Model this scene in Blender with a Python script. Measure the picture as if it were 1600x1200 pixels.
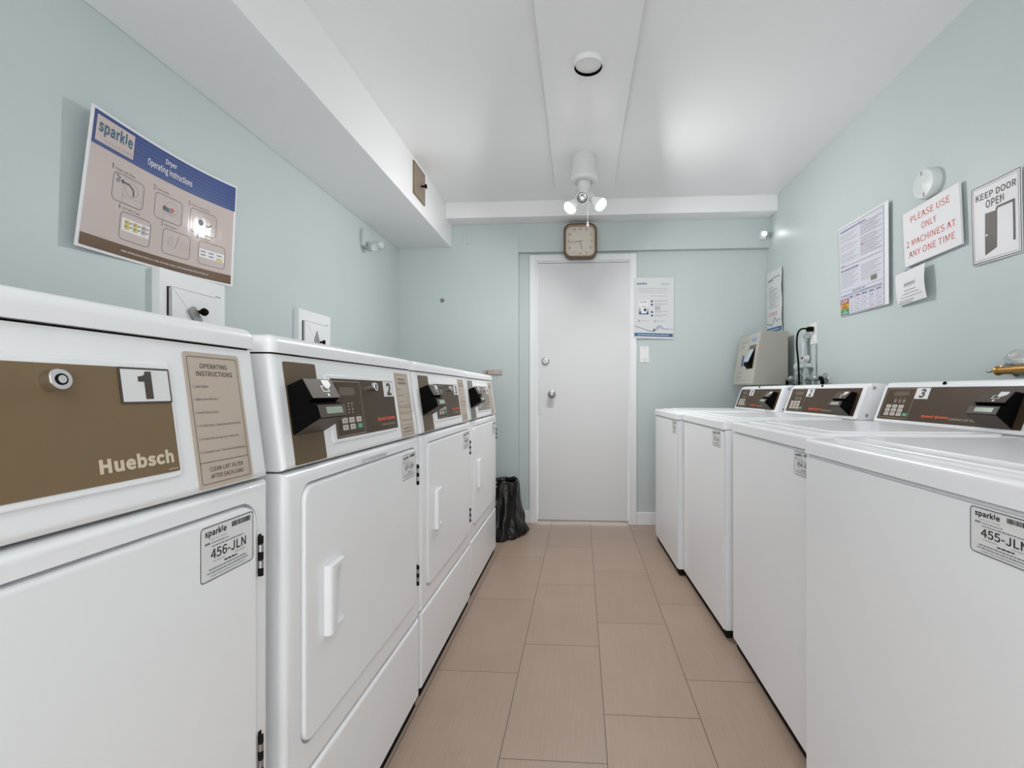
import bpy, bmesh, math, random
from mathutils import Vector, Matrix
PI = math.pi
random.seed(7)
for o in list(bpy.data.objects):
    bpy.data.objects.remove(o, do_unlink=True)
scene = bpy.context.scene
COL = scene.collection

# ---------------------------------------------------------------- camera
F, CX, CY, YAW, HC = 735.0, 858.7, 612.0, 0.0624, 1.05
cd = bpy.data.cameras.new('camera')
cd.sensor_fit = 'HORIZONTAL'; cd.sensor_width = 36.0
cd.lens = F / 1600 * 36.0
cd.shift_x = -(CX - 800) / 1600.0
cd.shift_y = (CY - 600) / 1600.0
cd.clip_start = 0.02
cam = bpy.data.objects.new('camera', cd); COL.objects.link(cam)
cam.location = (0, 0, HC); cam.rotation_euler = (PI / 2, 0, YAW)
scene.camera = cam

# ---------------------------------------------------------------- world, lights, exposure
w = bpy.data.worlds.new('world'); scene.world = w; w.use_nodes = True
bg = w.node_tree.nodes['Background']
bg.inputs[0].default_value = (0.965, 0.985, 1.0, 1); bg.inputs[1].default_value = 0.98

def area(name, loc, target, size, energy, col=(1, 1, 1), shape='DISK', size_y=None, spread=PI):
    l = bpy.data.lights.new(name, 'AREA'); l.shape = shape; l.size = size
    if size_y: l.size_y = size_y
    l.energy = energy; l.color = col; l.spread = spread
    o = bpy.data.objects.new(name, l); COL.objects.link(o); o.location = loc
    d = Vector(target) - Vector(loc)
    o.rotation_euler = d.to_track_quat('-Z', 'Y').to_euler()
    return o
# added fill light, no fixture seen there, above and behind the camera
area('near_fill_light', (0.1, -0.5, 2.42), (0.1, 0.3, 0), 0.9, 2, (1, 0.985, 0.96), 'RECTANGLE', 0.9)

vs = scene.view_settings
vs.view_transform = 'Standard'; vs.look = 'None'; vs.gamma = 1.0; vs.use_curve_mapping = False
vs.exposure = 1.36

# ---------------------------------------------------------------- materials
MATS = {}
def mat(name, col, rough=0.5, metal=0.0, coat=0.0, emit=None, es=0.0, bump=0.0, bscale=60.0, var=0.0, vscale=3.0, trans=0.0, alpha=1.0, spec=0.5):
    if name in MATS: return MATS[name]
    m = bpy.data.materials.new(name); m.use_nodes = True
    nt = m.node_tree; b = nt.nodes['Principled BSDF']
    c = (*col, 1) if len(col) == 3 else col
    b.inputs['Base Color'].default_value = c
    b.inputs['Roughness'].default_value = rough
    b.inputs['Metallic'].default_value = metal
    b.inputs['Coat Weight'].default_value = coat
    b.inputs['Coat Roughness'].default_value = 0.08
    b.inputs['Specular IOR Level'].default_value = spec
    b.inputs['Transmission Weight'].default_value = trans
    if emit:
        b.inputs['Emission Color'].default_value = (*emit, 1); b.inputs['Emission Strength'].default_value = es
    if bump or var:
        tc = nt.nodes.new('ShaderNodeTexCoord')
        n = nt.nodes.new('ShaderNodeTexNoise'); nt.links.new(tc.outputs['Object'], n.inputs['Vector'])
        n.inputs['Scale'].default_value = bscale; n.inputs['Detail'].default_value = 4
        if bump:
            bp = nt.nodes.new('ShaderNodeBump'); bp.inputs['Strength'].default_value = bump; bp.inputs['Distance'].default_value = 0.002
            nt.links.new(n.outputs['Fac'], bp.inputs['Height']); nt.links.new(bp.outputs['Normal'], b.inputs['Normal'])
        if var:
            n2 = nt.nodes.new('ShaderNodeTexNoise'); nt.links.new(tc.outputs['Object'], n2.inputs['Vector'])
            n2.inputs['Scale'].default_value = vscale; n2.inputs['Detail'].default_value = 5
            r = nt.nodes.new('ShaderNodeValToRGB')
            r.color_ramp.elements[0].position = 0.3; r.color_ramp.elements[1].position = 0.7
            r.color_ramp.elements[0].color = tuple(x * (1 - var) for x in c[:3]) + (1,)
            r.color_ramp.elements[1].color = tuple(min(1, x * (1 + var)) for x in c[:3]) + (1,)
            nt.links.new(n2.outputs['Fac'], r.inputs[0]); nt.links.new(r.outputs[0], b.inputs['Base Color'])
    MATS[name] = m
    return m

M_WALL = mat('mint_wall_paint', (0.520, 0.583, 0.583), 0.42, bump=0.12, bscale=35, var=0.02, vscale=2.0)
M_CEIL = mat('white_ceiling_paint', (0.84, 0.84, 0.845), 0.40, bump=0.08, bscale=30)
M_TRIM = mat('white_trim_paint', (0.80, 0.81, 0.82), 0.35, bump=0.03, bscale=40)
M_DOOR = mat('white_door_paint', (0.72, 0.72, 0.73), 0.5, bump=0.03, bscale=25, spec=0.3)
M_WHT = mat('white_enamel', (0.88, 0.885, 0.90), 0.30, coat=0.35)
M_WHT2 = mat('white_enamel_washer', (0.87, 0.88, 0.90), 0.28, coat=0.2)
M_PLW = mat('white_plastic', (0.79, 0.79, 0.79), 0.38)
M_GRYE = mat('pale_grey_enamel', (0.62, 0.62, 0.635), 0.35)
M_DARK = mat('dark_gap', (0.012, 0.011, 0.01), 0.9, spec=0.1)
M_BRN = mat('brown_panel', (0.066, 0.042, 0.025), 0.42, spec=0.22)
M_HUE = mat('tan_brown_panel', (0.20, 0.138, 0.076), 0.42, spec=0.25)
M_STRIP = mat('brown_strip', (0.125, 0.085, 0.045), 0.4, spec=0.28)
M_GBR = mat('grey_brown_panel', (0.20, 0.18, 0.15), 0.35)
M_TAN = mat('tan_sticker', (0.52, 0.44, 0.365), 0.5)
M_CREAM = mat('cream_ink', (0.66, 0.56, 0.42), 0.5)
M_DBR = mat('dark_brown_ink', (0.06, 0.045, 0.035), 0.5)
M_LINE = mat('beige_line', (0.55, 0.45, 0.36), 0.5)
M_BLK = mat('black_plastic', (0.003, 0.003, 0.003), 0.6, spec=0.06)
M_RDR = mat('taupe_plastic', (0.088, 0.070, 0.058), 0.5, spec=0.22)
M_LCD = mat('lcd_grey_green', (0.33, 0.40, 0.32), 0.2)
M_DISP = mat('display_brown', (0.12, 0.085, 0.055), 0.2)
M_KEY = mat('key_white', (0.62, 0.57, 0.52), 0.5)
M_GRN = mat('key_green', (0.02, 0.30, 0.14), 0.5)
M_ORG = mat('orange_ink', (0.75, 0.10, 0.02), 0.5)
M_INK = mat('black_ink', (0.02, 0.02, 0.022), 0.55)
M_GINK = mat('grey_ink', (0.22, 0.22, 0.24), 0.55)
M_LINK = mat('light_grey_ink', (0.42, 0.43, 0.46), 0.55)
M_PAP = mat('white_paper', (0.77, 0.76, 0.78), 0.5)
M_STK = mat('white_sticker', (0.76, 0.76, 0.765), 0.42)
M_LATCH = mat('grey_latch_metal', (0.30, 0.30, 0.30), 0.45, spec=0.4)
M_CHR = mat('chrome', (0.72, 0.72, 0.72), 0.12, metal=1.0)
M_STL = mat('brushed_steel', (0.42, 0.42, 0.42), 0.34, metal=1.0)
M_BRS = mat('old_brass', (0.36, 0.20, 0.06), 0.35, metal=1.0)
M_RED = mat('red_ink', (0.55, 0.10, 0.07), 0.5)
M_BLUE = mat('poster_blue', (0.03, 0.062, 0.215), 0.4, spec=0.25)
M_BLU2 = mat('poster_light_blue', (0.045, 0.085, 0.265), 0.4, spec=0.25)
M_NAVY = mat('navy_ink', (0.035, 0.04, 0.17), 0.5)
M_TEAL = mat('teal_ink', (0.03, 0.10, 0.17), 0.5)

class MB:
    """collects shapes; build() links them as ONE mesh object"""
    def __init__(s):
        s.v = []; s.f = []; s.m = []; s.mats = []
    def slot(s, m):
        if m not in s.mats: s.mats.append(m)
        return s.mats.index(m)
    def add(s, verts, faces, m, M=None):
        k = len(s.v); i = s.slot(m)
        for p in verts:
            p = Vector(p)
            s.v.append(M @ p if M is not None else p)
        for f in faces:
            s.f.append([a + k for a in f]); s.m.append(i)
        return s
    def bm(s, bm_, m, M=None):
        bm_.verts.ensure_lookup_table(); bm_.verts.index_update()
        s.add([v.co.copy() for v in bm_.verts], [[v.index for v in f.verts] for f in bm_.faces], m, M)
        bm_.free(); return s
    def mesh(s, me, m, M=None):
        return s.add([v.co for v in me.vertices], [list(p.vertices) for p in me.polygons], m, M)
    def box(s, a, b, m, bev=0.0, seg=3, M=None, edges=None):
        bm_ = bmesh.new(); bmesh.ops.create_cube(bm_, size=1.0)
        a = Vector(a); b = Vector(b)
        for v in bm_.verts:
            v.co = Vector(((a[i] if v.co[i] < 0 else b[i]) for i in range(3)))
        if bev:
            es = [e for e in bm_.edges if edges is None or edges(e.verts[0].co, e.verts[1].co)]
            bmesh.ops.bevel(bm_, geom=es, offset=bev, segments=seg, profile=0.5, affect='EDGES')
        return s.bm(bm_, m, M)
    def prism(s, prof, axis, a, b, m, bev=0.0, seg=3, M=None, edges=None):
        """prof: 2D points; axis 'x': (y,z), 'y': (x,z), 'z': (x,y)"""
        def mk(p, t):
            return {'x': (t, p[0], p[1]), 'y': (p[0], t, p[1]), 'z': (p[0], p[1], t)}[axis]
        bm_ = bmesh.new(); n = len(prof)
        A = [bm_.verts.new(mk(p, a)) for p in prof]; B = [bm_.verts.new(mk(p, b)) for p in prof]
        bm_.faces.new(A); bm_.faces.new(B[::-1])
        for i in range(n):
            j = (i + 1) % n; bm_.faces.new((A[j], A[i], B[i], B[j]))
        bmesh.ops.recalc_face_normals(bm_, faces=bm_.faces[:])
        if bev:
            es = [e for e in bm_.edges if edges is None or edges(e.verts[0].co, e.verts[1].co)]
            bmesh.ops.bevel(bm_, geom=es, offset=bev, segments=seg, profile=0.5, affect='EDGES')
        return s.bm(bm_, m, M)
    @staticmethod
    def rr(x0, z0, x1, z1, r, n=5):
        r = max(1e-5, min(r, (x1 - x0) / 2 - 1e-5, (z1 - z0) / 2 - 1e-5)); out = []
        for cx, cz, a0 in ((x1 - r, z1 - r, 0), (x0 + r, z1 - r, PI / 2), (x0 + r, z0 + r, PI), (x1 - r, z0 + r, 1.5 * PI)):
            for k in range(n + 1):
                a = a0 + PI / 2 * k / n; out.append((cx + r * math.cos(a), cz + r * math.sin(a)))
        return out
    def plate(s, x0, z0, x1, z1, y0, y1, m, r=0.004, bev=0.0, M=None):
        """rounded plate, front face at y0 (towards -y)"""
        return s.prism(MB.rr(x0, z0, x1, z1, r), 'y', y0, y1, m, bev, 2, M,
                       edges=(lambda a, b: abs(a.y - y0) < 1e-6 and abs(b.y - y0) < 1e-6) if bev else None)
    def face(s, pts, y, m, M=None):
        return s.add([(p[0], y, p[1]) for p in pts], [list(range(len(pts)))[::-1]], m, M)
    def rect(s, x0, z0, x1, z1, y, m, M=None, nx=1, nz=1):
        vs_ = [(x0 + (x1 - x0) * i / nx, y, z0 + (z1 - z0) * j / nz) for j in range(nz + 1) for i in range(nx + 1)]
        fs = [(j * (nx + 1) + i, j * (nx + 1) + i + 1, (j + 1) * (nx + 1) + i + 1, (j + 1) * (nx + 1) + i) for j in range(nz) for i in range(nx)]
        return s.add(vs_, fs, m, M)
    def frame(s, x0, z0, x1, z1, wd, y, m, r=0.0, M=None, n=5):
        if r <= 0: r = 1e-4
        A = MB.rr(x0, z0, x1, z1, r, n); B = MB.rr(x0 + wd, z0 + wd, x1 - wd, z1 - wd, max(r - wd, 1e-4), n)
        k = len(A)
        return s.add([(p[0], y, p[1]) for p in A + B], [(i, k + i, k + (i + 1) % k, (i + 1) % k) for i in range(k)], m, M)
    def line(s, pts, wd, y, m, M=None):
        for (a, b) in zip(pts[:-1], pts[1:]):
            d = Vector((b[0] - a[0], b[1] - a[1])); L = d.length
            if L < 1e-7: continue
            n = Vector((-d.y, d.x)) / L * wd / 2
            s.add([(a[0] - n.x, y, a[1] - n.y), (b[0] - n.x, y, b[1] - n.y), (b[0] + n.x, y, b[1] + n.y), (a[0] + n.x, y, a[1] + n.y)], [(0, 1, 2, 3)], m, M)
        return s
    def disc(s, x, z, r, y, m, M=None, n=20):
        return s.face([(x + r * math.cos(2 * PI * k / n), z + r * math.sin(2 * PI * k / n)) for k in range(n)], y, m, M)
    def greek(s, x0, x1, z, h, y, m, M=None, seed=1, word=(0.006, 0.018), gap=0.003):
        """a line of print too small to read, as word-long bars"""
        rnd = random.Random(seed); x = x0
        while x < x1 - 1e-6:
            e = min(x1, x + rnd.uniform(*word)); s.rect(x, z, e, z + h, y, m, M); x = e + gap
        return s
    def lathe(s, prof, c, axis, m, n=32, M=None, caps=(True, True)):
        """prof: (radius, distance along axis) from c"""
        ax = Vector(axis).normalized(); q = ax.to_track_quat('Z', 'Y').to_matrix()
        vs_ = []; fs = []; c = Vector(c)
        for (r, h) in prof:
            for k in range(n):
                a = 2 * PI * k / n; vs_.append(c + q @ Vector((r * math.cos(a), r * math.sin(a), h)))
        for i in range(len(prof) - 1):
            for k in range(n):
                j = (k + 1) % n
                fs.append((i * n + k, i * n + j, (i + 1) * n + j, (i + 1) * n + k))
        if caps[0] and prof[0][0] > 1e-6: fs.append(tuple(range(n))[::-1])
        if caps[1] and prof[-1][0] > 1e-6: fs.append(tuple(range((len(prof) - 1) * n, len(prof) * n)))
        return s.add(vs_, fs, m, M)
    def cyl(s, a, b, r, m, n=20, M=None, r1=None):
        a = Vector(a); b = Vector(b)
        return s.lathe([(r, 0), (r if r1 is None else r1, (b - a).length)], a, b - a, m, n, M)
    def ball(s, c, r, m, n=16, M=None, sc=(1, 1, 1)):
        bm_ = bmesh.new(); bmesh.ops.create_uvsphere(bm_, u_segments=n, v_segments=n // 2 + 1, radius=r)
        for v in bm_.verts: v.co = Vector((v.co.x * sc[0], v.co.y * sc[1], v.co.z * sc[2])) + Vector(c)
        return s.bm(bm_, m, M)
    def tube(s, pts, r, m, n=10, M=None, sub=6):
        P = [Vector(p) for p in pts]
        if len(P) > 2 and sub:
            Q = []
            ext = [P[0] * 2 - P[1]] + P + [P[-1] * 2 - P[-2]]
            for i in range(1, len(ext) - 2):
                p0, p1, p2, p3 = ext[i - 1:i + 3]
                for k in range(sub):
                    t = k / sub
                    Q.append(0.5 * ((2 * p1) + (p2 - p0) * t + (2 * p0 - 5 * p1 + 4 * p2 - p3) * t * t + (3 * p1 - p0 - 3 * p2 + p3) * t ** 3))
            Q.append(P[-1]); P = Q
        vs_ = []; fs = []
        up = Vector((0.31, 0.17, 0.93))
        for i, p in enumerate(P):
            d = (P[min(i + 1, len(P) - 1)] - P[max(i - 1, 0)]).normalized()
            x = d.cross(up).normalized(); z = x.cross(d).normalized()
            for k in range(n):
                a = 2 * PI * k / n; vs_.append(p + x * r * math.cos(a) + z * r * math.sin(a))
        for i in range(len(P) - 1):
            for k in range(n):
                j = (k + 1) % n; fs.append((i * n + k, i * n + j, (i + 1) * n + j, (i + 1) * n + k))
        fs.append(tuple(range(n))[::-1]); fs.append(tuple(range((len(P) - 1) * n, len(P) * n)))
        return s.add(vs_, fs, m, M)
    def text(s, body, x0, z0, x1, z1, y, m, M=None, bold=0.0, shear=0.0, rot=None):
        """lettering fitted to the box x0..x1, z0..z1"""
        vs_, fs = text_mesh(body, bold, shear)
        xs = [p[0] for p in vs_]; zs = [p[1] for p in vs_]
        ax, bx, az, bz = min(xs), max(xs), min(zs), max(zs)
        kx = (x1 - x0) / (bx - ax); kz = (z1 - z0) / (bz - az)
        return s.add([(x0 + (p[0] - ax) * kx, y, z0 + (p[1] - az) * kz) for p in vs_], fs, m, M)
    def build(s, name, parent=None, loc=None, deform=None, wn=False, angle=35, smooth=True):
        me = bpy.data.meshes.new(name)
        V = [deform(p) for p in s.v] if deform else s.v
        L = Vector(loc) if loc is not None else Vector((0, 0, 0))
        me.from_pydata([tuple(p - L) for p in V], [], s.f)
        for m in s.mats: me.materials.append(m)
        me.polygons.foreach_set('material_index', s.m)
        me.update()
        bm_ = bmesh.new(); bm_.from_mesh(me)
        if smooth and not deform:
            pass
        bm_.to_mesh(me); bm_.free()
        if smooth:
            me.shade_smooth(); me.set_sharp_from_angle(angle=math.radians(angle))
        o = bpy.data.objects.new(name, me); COL.objects.link(o)
        o.location = L
        if parent is not None: o.parent = parent
        if smooth and angle < 100 and not deform:
            md = o.modifiers.new('weighted_normals', 'WEIGHTED_NORMAL'); md.keep_sharp = True
        return o

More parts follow.
